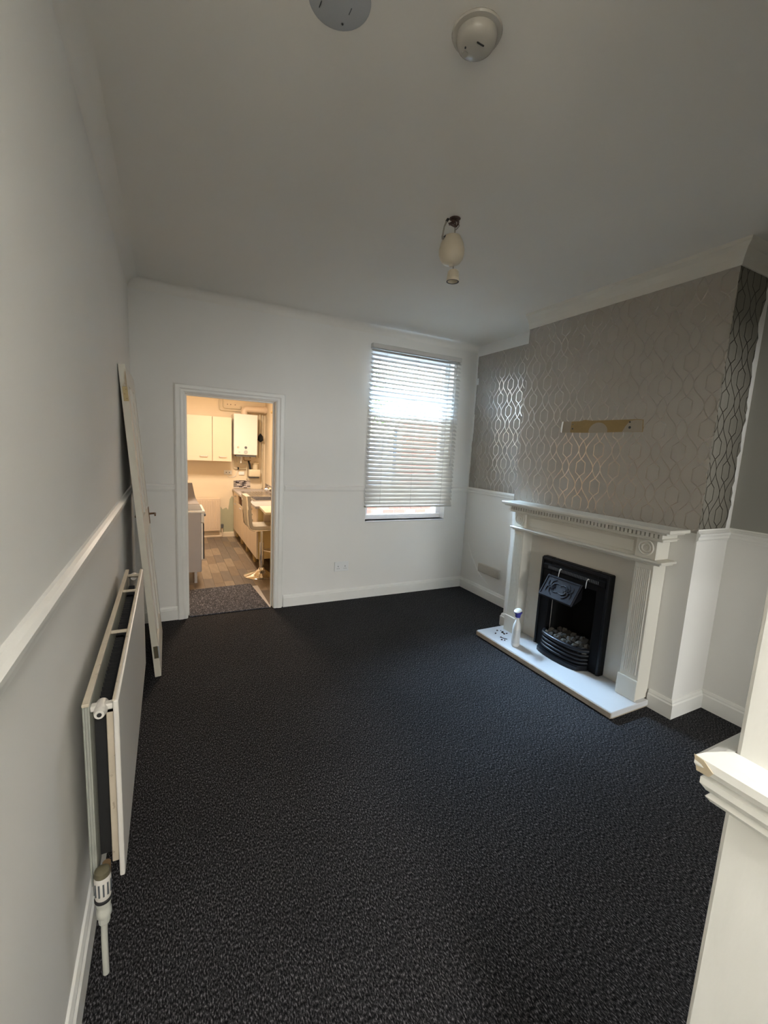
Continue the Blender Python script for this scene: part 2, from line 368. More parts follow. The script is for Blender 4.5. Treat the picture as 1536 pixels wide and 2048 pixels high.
# hall partition dado, mitred round the corner
HDADO = [(0, 0), (.012, 0), (.017, .006), (.012, .012), (.017, .014), (.023, .022), (.023, .030), (.017, .034), (.026, .038), (.030, .046), (.030, .056), (.022, .062), (.008, .068), (0, .070)]
m = MB(); bmx = bmesh.new(); n = len(HDADO); rows = []
for (x, y, sx, sy) in ((HX, -8.5, 1, 0), (HX, HY, 1, 1), (W, HY, 0, 1)):
    rows.append([bmx.verts.new((x-sx*a, y+sy*a, DZ-.02+c*1.12)) for a, c in HDADO])
for a, c in zip(rows, rows[1:]):
    for i in range(n): bmx.faces.new((a[i], a[(i+1) % n], c[(i+1) % n], c[i]))
bmx.faces.new(rows[0]); bmx.faces.new(rows[-1]); bmesh.ops.recalc_face_normals(bmx, faces=bmx.faces); m._in(bmx)
hall_rail = struct(m.build('trim_7', 'hallwall'))
MB().sheet([(HX-.0308, HY+.0302, DZ+.044), (HX-.0308, HY+.018, DZ+.042), (HX-.0308, HY+.006, DZ+.032), (HX-.0275, HY+.012, DZ+.022), (HX-.0268, HY+.0264, DZ+.021)], [(0, 1, 2, 3, 4)], (-.0006, .0006, 0)).build('worn_corner', mat('worn_bare_wood', (.62, .53, .38), .7, var=(60, .3)), hall_rail)

SK = [(0, 0), (.019, 0), (.019, .090), (.013, .098), (.013, .106), (.007, .120), (0, .122)]
struct(MB().prism(SK, 'y', -8.5, 0).build('baseboard_left', 'gloss'))
struct(MB().prism([(-a, c) for a, c in SK], 'x', 0, .312).prism([(-a, c) for a, c in SK], 'x', 1.246, W).build('baseboard_back', 'gloss'))
struct(MB().prism([(W-a, c) for a, c in SK], 'y', Y1, 0).prism([(W-a, c) for a, c in SK], 'y', HY, Y2).build('baseboard_right', 'gloss'))
def sweep(prof, path):
    """profile swept along mitred corners: path = (x, y, outward x, outward y)"""
    t = bmesh.new(); k = len(prof)
    rw = [[t.verts.new((x+sx*a, y+sy*a, c)) for a, c in prof] for x, y, sx, sy in path]
    for p, q in zip(rw, rw[1:]):
        for i in range(k): t.faces.new((p[i], p[(i+1) % k], q[(i+1) % k], q[i]))
    t.faces.new(rw[0]); t.faces.new(rw[-1]); bmesh.ops.recalc_face_normals(t, faces=t.faces); return t
m = MB(); m._in(sweep(SK, ((XC, -2.525, -1, 0), (XC, Y2, -1, -1), (W-.019, Y2, 0, -1)))); m._in(sweep(SK, ((XC, -1.30, -1, 0), (XC, Y1, -1, 1), (W-.019, Y1, 0, 1))))
struct(m.build('baseboard_chimney', 'gloss'))
# coving on the chimney breast
CV = [(0, 0), (.010, 0), (.014, .012), (.022, .040), (.040, .075), (.062, .095), (.068, .115), (0, .115)]
cz = H-.115
m = MB(); bmx = bmesh.new(); rows = []
for (x, y, sx, sy) in ((XC, Y1, 1, 0), (XC, Y2, 1, 1), (W, Y2, 0, 1)):
    rows.append([bmx.verts.new((x-sx*a, y-sy*a, cz+c)) for a, c in CV])
n = len(CV)
for a, c in zip(rows, rows[1:]):
    for i in range(n): bmx.faces.new((a[i], a[(i+1) % n], c[(i+1) % n], c[i]))
bmx.faces.new(rows[0]); bmx.faces.new(rows[-1]); bmesh.ops.recalc_face_normals(bmx, faces=bmx.faces); m._in(bmx)
struct(m.build('trim_8', 'coving'))
struct(MB().prism([(W-a*.9, cz+c) for a, c in CV], 'y', HY, Y2-.07).build('trim_9', 'coving'))

# wallpapers (their own thin sheets on the walls)
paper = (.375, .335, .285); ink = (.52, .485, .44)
def torn_panel(name, parent, mt, plane, val, out, z0, z1, a0, a1, torn0=0, torn1=0, n=40, torn_top=0):
    """thin sheet on a wall; edges at a0 / a1 ragged by torn0 / torn1"""
    pts = []; fc = []
    for i in range(n+1):
        z = z0+(z1-z0)*i/n
        e0 = a0+torn0*(noise.noise((z*7, 3.1, 0))+.45*noise.noise((z*31, 1, 4)))
        e1 = a1+torn1*(noise.noise((z*6, 9.1, 2))+.5*noise.noise((z*27, 5, 1)))
        zt = z
        for e in (e0, e1): pts.append((val, e, zt) if plane == 'x' else (e, val, zt))
    for i in range(n): fc.append((2*i, 2*i+1, 2*i+3, 2*i+2))
    return MB().sheet(pts, fc, out).build(name, mt, parent)
torn_panel('wallpaper', wall_chimney, wallpaper_mat('trellis_paper_breast', 1, -1.247, 1.803, paper, ink, .25), 'x', XC, (-.002, 0, 0), 1.19, cz, Y2, Y1)
torn_panel('wallpaper', wall_chimney, wallpaper_mat('trellis_paper_return_shaded', 0, 3.12, 1.70, (.20, .185, .15), (.06, .05, .036), .5), 'y', Y2, (0, -.002, 0), 1.215, cz, XC, W-.045, 0, .045)  # same print as the breast; darker colours paint in shade and dim reflection
torn_panel('torn_edge', wall_chimney, 'plaster', 'y', Y2, (0, -.001, 0), 1.215, 2.3, XC+.2, W-.028, 0, .045)
torn_panel('paint_band', wall_right, 'greige', 'x', W, (-.0015, 0, 0), 1.215, cz, HY, Y2-.002)
torn_panel('wallpaper', wall_right, wallpaper_mat('trellis_paper_recess', 1, -.710, 1.922, paper, ink, .25), 'x', W, (-.003, 0, 0), 1.215, 2.69, Y1, -.022, 0, .012)
torn_panel('torn_edge', wall_right, 'plaster', 'x', W, (-.0045, 0, 0), 1.75, 2.05, -.032, -.012, .012, .008, n=16)
torn_panel('torn_edge', wall_right, 'plaster', 'x', W, (-.0045, 0, 0), 2.38, 2.45, -.05, -.012, .02, .008, n=10)
# loose lining paper below the dado, lifting off at the skirting and creased
torn_panel('lining_paper', wall_right, 'wall', 'x', W, (-.005, 0, 0), .130, 1.15, Y1, -.014, 0, .004)
MB().tube([(W-.006, -.10, .56), (W-.007, -.19, .41), (W-.008, -.33, .26), (W-.007, -.42, .205), (W-.005, -.50, .17)], [.002, .008, .009, .008, .002], 6).build('paper_crease', 'wall', wall_right, smooth=True)

# patch of bare wall where something was pulled off the breast
pt = thing('bare_wall_patch', (XC-.002, -1.92, 1.795), 'rectangular strip of bare yellow-brown wall above the mantelpiece where paper was cut away', 'patch')
MB().prism([(-1.592, 1.802), (-1.598, 1.884), (-1.75, 1.884), (-1.79, 1.892), (-1.85, 1.884), (-2.0, 1.882), (-2.2, 1.880), (-2.240, 1.876), (-2.246, 1.796), (-2.1, 1.797), (-1.8, 1.796)], 'x', XC-.0045, XC-.002).build('bare_plaster', 'bare', pt)
MB().prism([(-1.835, 1.797)]+[(-1.91+.078*math.cos(R(a)), 1.80+.068*math.sin(R(a))) for a in range(10, 171, 16)][::1]+[(-1.985, 1.797)], 'x', XC-.006, XC-.0045).build('filler_dab', 'filler', pt)
MB().prism([(-2.10, 1.797), (-2.12, 1.835), (-2.15, 1.872), (-2.20, 1.876), (-2.236, 1.872), (-2.242, 1.798)], 'x', XC-.0056, XC-.0045).build('filler_smear', 'filler', pt)
MB().prism([(-1.595, 1.803), (-1.60, 1.882), (-1.672, 1.884), (-1.668, 1.80)], 'x', XC-.0056, XC-.0045).build('filler_smear', 'filler', pt)
for y, z, r in ((-1.689, 1.828, .006), (-1.689, 1.862, .004), (-2.150, 1.863, .006), (-2.153, 1.827, .009)):
    MB().cyl((XC-.0045, y, z), r, .0035, '-x', 10).build('screw_hole', 'dark', pt)
MB().prism([(-1.588, 1.800), (-1.594, 1.886), (-1.586, 1.878), (-1.580, 1.83), (-1.582, 1.804)], 'x', XC-.012, XC-.0035).build('paper_flap', 'plaster', pt)

# ---------------------------------------------------------------- doorway lining and architrave
AW = .082
ARC = [(0, 0), (.014, 0), (.020, .012), (.020, .030), (.026, .042), (.026, .070), (.018, .082), (0, .082)]   # (proud, across)
m = MB(); bmx = bmesh.new(); rows = []
for (x, z, sx, sz) in ((DL, 0, -1, 0), (DL, DH, -1, 1), (DR, DH, 1, 1), (DR, 0, 1, 0)):
    rows.append([bmx.verts.new((x+sx*c, -a, z+sz*c*.85)) for a, c in ARC])
n = len(ARC)
for a, c in zip(rows, rows[1:]):
    for i in range(n): bmx.faces.new((a[i], a[(i+1) % n], c[(i+1) % n], c[i]))
bmx.faces.new(rows[0]); bmx.faces.new(rows[-1]); bmesh.ops.recalc_face_normals(bmx, faces=bmx.faces); m._in(bmx)
struct(m.build('trim_10', 'gloss'))
m = MB(); m.box(DL, DL+.004, 0, T, 0, DH).box(DR-.004, DR, 0, T, 0, DH).box(DL, DR, 0, T, DH-.004, DH)
m.box(DL+.004, DL+.016, .05, .085, 0, DH-.004).box(DR-.016, DR-.004, .05, .085, 0, DH-.004).box(DL+.016, DR-.016, .05, .085, DH-.016, DH-.004)
struct(m.build('trim_11', 'gloss'))

# ---------------------------------------------------------------- window
win = struct(MB().box(WL, WR, .085, .15, WB, WB+.05, bev=.004).box(WL, WR, .085, .15, WT-.05, WT, bev=.004).box(WL, WL+.06, .085, .15, WB+.05, WT-.05, bev=.004)
             .box(WR-.06, WR, .085, .15, WB+.05, WT-.05, bev=.004).box(WL+.06, WR-.06, .085, .15, 2.13, 2.19, bev=.004).build('window_1', 'upvc'))
B(WL+.06, WR-.06, .115, .121, WB+.05, 2.13).build('window_pane', 'glass', win)
B(WL, WR, -.012, .085, WB-.014, WB, bev=.003).build('window_sill', 'upvc', win)
ang = R(24); hz = WT-.055
mt = Matrix.Translation((0, .14, hz)) @ Matrix.Rotation(ang, 4, 'X')
sash = MB(); x0, x1, hh = WL+.065, WR-.065, .41
sash.box(x0, x1, 0, .04, -.05, 0, mtx=mt).box(x0, x1, 0, .04, -hh, -hh+.05, mtx=mt).box(x0, x0+.045, 0, .04, -hh+.05, -.05, mtx=mt).box(x1-.045, x1, 0, .04, -hh+.05, -.05, mtx=mt)
sash.build('window_sash', 'upvc', win)
B(x0+.045, x1-.045, .017, .022, -hh+.05, -.05, mtx=mt).build('window_pane', 'glass', win)
for x in (x0+.005, x1-.02):
    e = mt @ Vector((0, .0, -.30)); MB().prism([(.135, 2.24), (.150, 2.24), (e.y+.01, e.z), (e.y, e.z-.01)], 'x', x, x+.014).build('window_stay', 'dark' if x < 2.5 else 'grey_plate', win)
B(2.56, 2.70, .065, .085, 2.145, 2.165, bev=.003).build('window_handle', 'upvc', win)

# ---------------------------------------------------------------- venetian blind
BX0, BX1, BY = 2.072, 3.152, -.046
bl = thing('venetian_blind', (2.6, BY, .99), 'white slatted venetian blind hanging down over the back window', 'blind')
B(BX0, BX1, BY-.026, BY+.030, 2.585, 2.630, bev=.003).build('headrail', 'slat', bl)
B(BX0, BX1, BY-.026, BY+.024, .990, 1.012, bev=.005, seg=2).build('bottom_rail', 'slat', bl)
NS = 37; z0, z1 = 1.040, 2.568
sw, n = .050, 6
prof = [(sw*(i/n-.5), .0035*(1-(2*i/n-1)**2)) for i in range(n+1)]
prof = prof+[(a, c-.0026) for a, c in prof[::-1]]
sm = MB().prism(prof, 'x', BX0-2.6, BX1-2.6).mesh('slat', 'slat', smooth=True)
for i in range(NS):
    t = i/(NS-1); tilt = 50-11*min(1, max(0, (t-.08)/.35))+random.uniform(-1.2, 1.2)
    inst('slat', sm, bl, (random.uniform(-.003, .003), 0, z0+(z1-z0)*t-.99), (R(tilt), 0, R(random.uniform(-.12, .12))))
for x in (BX0+.16, 2.60, BX1-.16):
    for dy in (-.024, .022):
        MB().tube([(x, BY+dy, 1.0), (x, BY+dy, 2.58)], .0012, 5).build('ladder_cord', 'cord', bl)
MB().tube([(BX1-.07, BY-.034, 2.58), (BX1-.072, BY-.036, 2.0), (BX1-.07, BY-.034, 1.45)], .0035, 6).build('tilt_wand', 'cord', bl)

# ---------------------------------------------------------------- fireplace surround
fs = thing('fireplace_surround', (XC-.06, -1.91, 0), 'ivory mantelpiece with dentil shelf, fluted legs and roundel corner blocks against chimney breast', 'fireplace')
X0, LZ = 2.94, .985                                                 # leg front, underside moulding height
B(2.86, XC-.003, -2.625, -1.200, 1.184, 1.206, bev=.004).build('mantel_shelf', 'surround', fs)
m = MB()
for k, (px, ex, za, zb) in enumerate(((2.878, .082, 1.170, 1.184), (2.915, .045, 1.120, 1.140), (2.905, .055, 1.135, 1.141))):
    m.box(px, XC-.003, -2.515-ex, -1.305+ex, za, zb, bev=.003)
m.box(2.923, XC-.003, -2.555, -1.265, 1.140, 1.170)
m.build('bed_moulding', 'surround', fs)
dm = B(-.018, 0, -.0092, .0092, 0, .029).mesh('dentil', 'surround')
nd = 47
for i in range(nd):
    inst('dentil', dm, fs, (2.923-fs.location.x, -2.548+1.276*i/(nd-1)-fs.location.y, 1.141))
B(2.955, XC-.003, -2.40, -1.42, LZ+.012, 1.122).build('frieze', 'surround', fs)
B(2.949, 2.956, -2.36, -1.46, 1.018, 1.094, bev=.003).build('frieze_panel', 'surround', fs)
m = MB(); m.box(2.905, XC-.003, -2.575, -1.280, LZ-.004, LZ+.012, bev=.004).box(2.925, XC-.003, -2.555, -1.295, LZ-.018, LZ-.004, bev=.003)
m.build('lower_moulding', 'surround', fs)
for ya, yb in ((-1.418, -1.305), (-2.515, -2.390)):
    yc = (ya+yb)/2; hw = (yb-ya)/2
    lg = B(X0, XC-.003, ya, yb, .0525, LZ-.018, bev=.004).build('leg', 'surround', fs)
    m = MB()
    for k in range(8): m.cyl((X0+.0015, yc+(k-3.5)*.0118, .225), .0045, LZ-.28, 'z', 8)
    m.build('fluting', 'surround', lg, smooth=True)
    B(X0-.014, X0, ya-.006, yb+.006, .0525, .195, bev=.003).build('plinth_block', 'surround', lg)
    bk = B(X0-.006, XC-.003, ya-.004, yb+.004, LZ+.012, 1.120, bev=.003).build('corner_block', 'surround', fs)
    MB().lathe([(.0, .006), (.010, .006), (.012, .001), (.020, .001), (.024, .006), (.030, .006), (.034, .001), (.040, .001), (.044, .006), (.049, .004), (.050, 0)], (X0-.006, yc, 1.066), 28, '-x').build('roundel', 'surround', bk, smooth=True)
m = MB(); m.box(3.045, XC, -2.39, FY0, .0525, LZ-.01).box(3.045, XC, FY1, -1.418, .0525, LZ-.01).box(3.045, XC, FY0, FY1, FZ, LZ-.01)
m.build('back_panel', 'marble', fs)
hs = thing('hearth_slab', (2.87, -1.88, 0), 'white marble hearth slab with brown worn front edge on the carpet under the fire', 'hearth')
B(2.680, XC-.022, -2.540, -1.235, .014, .052, bev=.004).build('slab', 'hearth', hs)
B(2.672, 2.680, -2.538, -1.238, .010, .047, bev=.002).build('edge_strip', 'hearth_edge', hs)
B(2.70, XC-.022, -2.53, -1.245, 0, .014).build('bedding', 'hearth_edge', hs)

# gas fire
gf = thing('gas_fire', (3.0, -1.907, .052), 'black inset gas fire with coal bed, front bars and embossed hood', 'fireplace')
gx = 2.990; ya, yb, zt = -2.212, -1.600, .803
m = MB()
m.box(gx, 3.044, yb-.10, yb, .0525, zt, bev=.006).box(gx, 3.044, ya, ya+.10, .0525, zt, bev=.006).box(gx, 3.044, ya+.10, yb-.10, .66, zt, bev=.006)
m.build('frame', 'black', gf)
m = MB(); m.box(gx-.010, gx, yb-.022, yb-.004, .056, zt-.006, bev=.003).box(gx-.010, gx, ya+.004, ya+.022, .056, zt-.006, bev=.003).box(gx-.010, gx, ya+.022, yb-.022, zt-.026, zt-.006, bev=.003)
m.build('frame_bead', 'blackgloss', gf)
m = MB(); m.prism([(gx, .70), (gx-.012, .71), (gx-.012, .745), (gx, .755)], 'y', ya+.03, yb-.03)
m.build('vent_strip', 'black', gf)
m = MB()
for k in range(34): m.box(gx-.0135, gx-.0115, ya+.08+k*.0135, ya+.087+k*.0135, .717, .740)
m.build('vent_slots', 'valvegrey', gf)
m = MB(); m.box(3.045, 3.31, FY1-.012, FY1-.002, .055, FZ-.004).box(3.045, 3.31, FY0+.002, FY0+.012, .055, FZ-.004).box(3.30, 3.315, FY0+.012, FY1-.012, .055, FZ-.004).box(3.045, 3.31, FY0+.012, FY1-.012, FZ-.012, FZ-.004).box(3.045, 3.31, FY0+.012, FY1-.012, .053, .065)
m.build('firebox', 'soot', gf)
# hood leaning out at the bottom
hy0, hy1 = -2.005, -1.690; ht = Matrix.Translation((gx, 0, .668)) @ Matrix.Rotation(R(32), 4, 'Y')
hood = B(-.016, 0, hy0, hy1, -.185, 0, bev=.004, mtx=ht).build('hood', 'hoodrelief', gf)
m = MB()
m.box(-.021, -.016, hy0+.006, hy1-.006, -.016, -.008, mtx=ht).box(-.021, -.016, hy0+.006, hy1-.006, -.178, -.170, mtx=ht).box(-.021, -.016, hy0+.006, hy0+.014, -.170, -.016, mtx=ht).box(-.021, -.016, hy1-.014, hy1-.006, -.170, -.016, mtx=ht)
m.build('hood_border', 'hoodrelief', hood)
m = MB(); cy = (hy0+hy1)/2
for sgn in (-1, 1):
    for k in range(6):
        a = R(-70+28*k); p = []
        for t in [i/9 for i in range(10)]:
            rr = .012+.062*t; aa = a+1.5*t*(1 if k % 2 else -1)
            p.append(ht @ Vector((-.018, cy+sgn*(.062+rr*math.cos(aa)*.95), -.092+rr*math.sin(aa)*.85)))
        m.tube(p, [.007*(1-.6*i/9) for i in range(10)], 6)
    for k in range(9):
        a = 2*math.pi*k/9; m.tube([ht @ Vector((-.018, cy+sgn*.062+.004*math.cos(a), -.092+.004*math.sin(a))), ht @ Vector((-.018, cy+sgn*.062+.026*math.cos(a), -.092+.026*math.sin(a)))], [.006, .003], 6)
m.build('hood_ornament', 'hoodrelief', hood, smooth=True)
for y in (hy0+.006, hy1-.006): MB().prism([(gx, .655), (gx-.085, .520), (gx, .560)], 'y', y-.004, y+.004).build('hood_cheek', 'black', gf)
# bars, bowed outwards
def bow(z, out, r, flat=1.0): return [(gx-.004-out*math.sin(math.pi*i/14)**.35, FY0-.0+.005+(FY1-FY0-.01)*i/14, z) for i in range(15)], r
for z, out, r in ((.205, .080, .016), (.168, .084, .010), (.138, .088, .010), (.110, .090, .011)):
    p, r = bow(z, out, r); MB().tube(p, r, 10).build('bar', 'blackgloss', gf, smooth=True)
m = MB()
for i in range(1, 14, 2):
    p, _ = bow(.15, .062, .004); m.box(p[i][0]-.005, p[i][0]+.005, p[i][1]-.004, p[i][1]+.004, .09, .20)
m.build('grate_uprights', 'black', gf)
ap = [(gx-.004-.116*math.sin(math.pi*i/14)**.25, -2.12+.44*i/14) for i in range(15)]
m = MB(); m.prism(ap+[(gx, -1.68), (gx, -2.12)], 'z', .0525, .083); m.prism([(gx-.004-(gx-.004-a)*.86, y) for a, y in ap]+[(gx, -1.68), (gx, -2.12)], 'z', .083, .092)
m.build('ash_pan', 'blackgloss', gf)
MB().prism([(gx-.070*math.sin(math.pi*i/14)**.35, FY0+.012+(FY1-FY0-.024)*i/14) for i in range(15)]+[(gx+.01, FY1-.012), (gx+.01, FY0+.012)], 'z', .092, .185).build('grate_back', 'soot', gf)
MB().box(gx+.012, 3.29, FY0+.016, FY1-.016, .145, .165).build('burner_tray', 'soot', gf)
def lump(r, sd):
    t = bmesh.new(); bmesh.ops.create_icosphere(t, subdivisions=1, radius=r)
    for v in t.verts: v.co *= 1+.32*noise.noise((v.co.x*30+sd, v.co.y*30, v.co.z*30+sd*3)); v.co.z *= .8
    m = MB(); m._in(t); return m
ms = [lump(.03, k*5.1).mesh('coal', 'coal' if k % 2 else 'ash_coal') for k in range(4)]
for i in range(26):
    rowi = i % 3; y = FY0+.035+(FY1-FY0-.07)*(i//3)/8
    inst('coal', ms[(i*7+rowi) % 4], gf, (gx-.022+.052*rowi+random.uniform(-.006, .006)-3.0, y+random.uniform(-.01, .01)+1.907, .192+.024*rowi*.6+random.uniform(-.003, .006)-.052), tuple(random.uniform(0, 6) for _ in range(3)))
for y, zt2, l, bend in ((-1.800, .735, .058, .012), (-2.045, .727, .066, .004)):
    m = MB(); x = gx-.016
    m.tube([(x, y-.012, zt2+.006), (x-.003, y-.006, zt2+.008), (x-.004, y+.002, zt2-.004), (x-.003, y+.004+bend*.3, zt2-.03), (x-.002, y+.006+bend*.4, zt2-l)], [.004, .0065, .005, .0025, .0022] if bend > .01 else [.003, .004, .0025, .003, .0022], 7)
    tag(m.build('plastic_tie', 'white_plastic', smooth=True), ('white plastic tie with thick head hooked over the fire, above the embossed hood' if bend > .01 else 'thin twisted white plastic tie hanging on the fire beside the hood corner'), 'cable tie', 'white ties hung on the fire')

# spray bottle and bits on the hearth
sb = thing('spray_bottle', (2.790, -1.590, .052), 'white spray cleaner bottle with deep blue neck standing on the hearth', 'bottle')
bx = [(.000, .0), (.044, .0), (.049, .006), (.049, .05), (.046, .11), (.047, .150), (.040, .180), (.026, .205), (.0175, .225), (.016, .245), (.0, .245)]
sc = Matrix.Translation((2.790, -1.590, .052)) @ Matrix.Rotation(R(40), 4, 'Z') @ Matrix.Diagonal((1.0, .68, 1, 1))
MB().lathe(bx, seg=28, mtx=sc).build('body', 'bottle', sb, smooth=True)
MB().lathe([(.0485, .03), (.0497, .03), (.0475, .145), (.0465, .145)], seg=28, mtx=sc, closed=True).build('label', 'label', sb, smooth=True)
MB().lathe([(.0185, .240), (.0215, .246), (.022, .262), (.034, .284), (.030, .288), (0, .288)], (2.790, -1.590, .052), 24).build('neck', 'blueplastic', sb, smooth=True)
hd = Matrix.Translation((2.786, -1.590, .342)) @ Matrix.Rotation(R(28), 4, 'Z') @ Matrix.Diagonal((1, .55, 1, 1))
MB().lathe([(0, -.008), (.030, -.006), (.050, .003), (.052, .008), (.040, .016), (.018, .021), (0, .022)], seg=26, mtx=hd).build('spray_head', 'white_plastic', sb, smooth=True)
MB().tube([(2.808, -1.580, .338), (2.825, -1.572, .322), (2.828, -1.572, .300)], [.006, .005, .004], 8).build('trigger', 'white_plastic', sb, smooth=True)
bits = [((2.788, -1.355), .010, .007, 20), ((2.847, -1.31), .013, .004, 60), ((2.876, -1.325), .007, .004, 10), ((2.862, -1.362), .016, .013, 30), ((2.853, -1.392), .012, .010, 80), ((2.882, -1.391), .012, .005, 0), ((2.788, -1.425), .004, .004, 0), ((2.752, -1.475), .012, .005, 35), ((2.768, -1.492), .008, .008, 70)]
lb = ['dark crumb nearest the hearth front corner, apart from the others', 'pale brown sliver beside the biggest dark crumb, toward the far end', 'tiny dark speck behind the biggest dark crumb', 'biggest dark curled crumb lying on the white hearth', 'second dark crumb touching the biggest one', 'small dark crumb between the biggest one and the mantel leg', 'tiny speck midway between the big crumb and the dark stick', 'small dark crumb in front of the dark stick by the bottle', 'dark crumb at the near end of the stick, closest to the bottle']
for (p, a, h_, rz), l_ in zip(bits, lb):
    t = bmesh.new(); bmesh.ops.create_icosphere(t, subdivisions=1, radius=a)
    for v in t.verts: v.co *= 1+.4*noise.noise(v.co*120+Vector((a*900, 0, 0))); v.co.z = max(0, v.co.z*h_/a*.8+h_*.3); v.co.y *= .7
    mm = MB()._in(t, Matrix.Translation((p[0], p[1], .0522)) @ Matrix.Rotation(R(rz), 4, 'Z'))
    tag(mm.build('debris_crumb', 'crumb'), l_, 'debris', 'crumbs of debris on the hearth')
tag(MB().tube([(2.772, -1.432, .055), (2.780, -1.455, .0555), (2.800, -1.488, .055)], [.0035, .003, .0025], 6).build('debris_stick', 'crumb'), 'thin dark stick lying on the white hearth beside the spray bottle', 'debris')

# ---------------------------------------------------------------- sockets
so = thing('double_socket', (1.855, -.001, .362), 'white double power socket on the back wall below the window, near the doorway', 'socket')
B(1.777, 1.932, -.011, 0, .316, .418, bev=.003).build('faceplate', 'white_plastic', so)
for x in (1.816, 1.893):
    B(x-.008, x+.008, -.014, -.011, .386, .404, bev=.001).build('switch', 'white_plastic', so)
    m = MB(); m.box(x-.003, x+.003, -.0115, -.0105, .362, .374).box(x-.013, x-.006, -.0115, -.0105, .342, .347).box(x+.006, x+.013, -.0115, -.0105, .342, .347)
    m.build('pin_holes', 'dark', so)
so = thing('twin_outlet_box', (W-.005, -.515, .335), 'beige surface mounted double outlet box low on the wall beside the mantelpiece', 'socket')
B(W-.032, W-.005, -.684, -.345, .284, .384, bev=.004).build('back_box', 'beige_plastic', so)
for y in (-.425, -.600): B(W-.036, W-.032, y-.078, y+.078, .289, .379, bev=.0015).build('faceplate', 'beige_plastic', so)
for y in (-.38, -.47, -.555, -.645): B(W-.038, W-.036, y-.008, y+.008, .320, .350, bev=.0008).build('switch', 'beige_plastic', so)

# ---------------------------------------------------------------- ceiling fittings
sa = thing('smoke_alarm', (1.080, -2.862, H), 'round white domed smoke alarm on the ceiling', 'smoke alarm')
MB().lathe([(.070, 0), (.073, .005), (.071, .010), (.062, .012)], (1.080, -2.862, H), 36, '-z').build('base_plate', 'alarm', sa, smooth=True)
MB().lathe([(.058, .010), (.0585, .022), (.053, .035), (.042, .043), (.020, .046), (0, .0465)], (1.080, -2.862, H), 36, '-z').build('cover', 'alarm', sa, smooth=True)
B(1.068, 1.092, -2.885, -2.882, H-.0482, H-.0455).build('vent_slot', 'dark', sa)
MB().cyl((1.060, -2.835, H-.040), .010, .008, '-z', 16).build('test_button', 'alarm', sa)
MB().cyl((1.050, -2.852, H-.0435), .0025, .004, '-z', 8).build('indicator', 'dark', sa)
cp = thing('ceiling_cover_plate', (.700, -2.745, H), 'flat grey-blue round cover plate on the ceiling, cut by top of photo', 'cover plate')
MB().lathe([(.084, 0), (.086, .002), (.082, .004), (0, .005)], (.700, -2.745, H), 40, '-z').build('plate', 'grey_plate', cp, smooth=True)
MB().cyl((.729, -2.690, H-.0035), .003, .002, '-z', 8).build('screw_hole', 'dark', cp)
for x, y in ((.655, -2.712), (.735, -2.735)): B(x-.001, x+.001, y-.010, y+.010, H-.0058, H-.004).build('slot', 'valvegrey', cp)
# pendant with its cover hanging loose
px, py = 1.615, -2.020
pd = thing('pendant_light', (px, py, H), 'cream pendant light fitting hanging loose from bare wires in the ceiling, no bulb', 'light fitting')
m = MB(); m.lathe([(.018, 0), (.030, .001), (.026, .004), (.012, .003)], (px, py, H), 14, '-z'); m.build('ceiling_hole', 'brownwire', pd)
m = MB()
for k in range(11):
    a = random.uniform(0, 6.28); r = random.uniform(.012, .034); p = []
    for i in range(7):
        t = i/6; p.append((px+r*math.cos(a+t*3)*math.sin(3.1*t*.9+.2), py+r*math.sin(a+t*3)*math.sin(3.1*t*.9+.2), H-.002-.042*t*random.uniform(.7, 1)))
    m.tube(p, .0028, 5)
m.build('wire_tangle', 'brownwire', pd, smooth=True)
ex = px-.004
MB().tube([(px+.004, py, H-.03), (px+.006, py, H-.06), (ex+.006, py, H-.12), (ex+.010, py, 2.60), (ex+.016, py, 2.555)], .0036, 7).build('flex', 'greywire', pd, smooth=True)
MB().tube([(px+.02, py, H-.01), (px+.030, py, H-.028), (px+.016, py, H-.046), (px+.003, py, H-.058)], .003, 6).build('loose_wire', 'greywire', pd, smooth=True)
er = [(.030, .132), (.036, .139), (.042, .138), (.050, .124), (.061, .100), (.067, .072), (.066, .050), (.060, .028), (.046, .010), (.028, .002), (.014, .0), (.010, -.008), (0, -.008)]
tl = Matrix.Translation((ex, py, 2.572)) @ Matrix.Rotation(R(-2), 4, 'Y')
MB().lathe([(.026, .115)]+er, seg=32, mtx=tl).build('cover', 'cream_plastic', pd, smooth=True)
m = MB(); m.tube([(ex-.040, py, 2.705), (ex-.050, py, 2.692), (ex-.066, py, 2.686)], [.008, .009, .006], 7).tube([(ex-.066, py, 2.692), (ex-.058, py, 2.745), (ex-.042, py, 2.782)], [.005, .004, .006], 7)
m.build('strap', 'greywire', pd, smooth=True)
m = MB(); m.tube([(ex-.040, py-.001, 2.702), (ex-.058, py-.001, 2.690)], [.010, .007], 7).tube([(ex-.047, py-.001, 2.772), (ex-.038, py-.001, 2.786)], .007, 7); m.build('strap_clip', 'dark', pd, smooth=True)
lx = ex+.017
MB().lathe([(.008, .062), (.012, .060), (.022, .056), (.026, .050), (.029, .016), (.033, .014), (.0335, 0), (.027, 0), (.026, .025), (0, .026)], (lx, py, 2.494), 24).build('lamp_holder', 'cream_plastic', pd, smooth=True)
m = MB()
for k in range(14):
    a = 2*math.pi*k/14; m.tube([(lx+.0275*math.cos(a), py+.0275*math.sin(a), 2.543), (lx+.030*math.cos(a), py+.030*math.sin(a), 2.511)], .0016, 4)
m.build('grip_ribs', 'cream_plastic', pd)
MB().lathe([(.027, 0), (.0335, -.001), (.0330, .006), (.027, .006)], (lx, py, 2.4935), 24, closed=True).build('holder_ring', 'dark', pd, smooth=True)

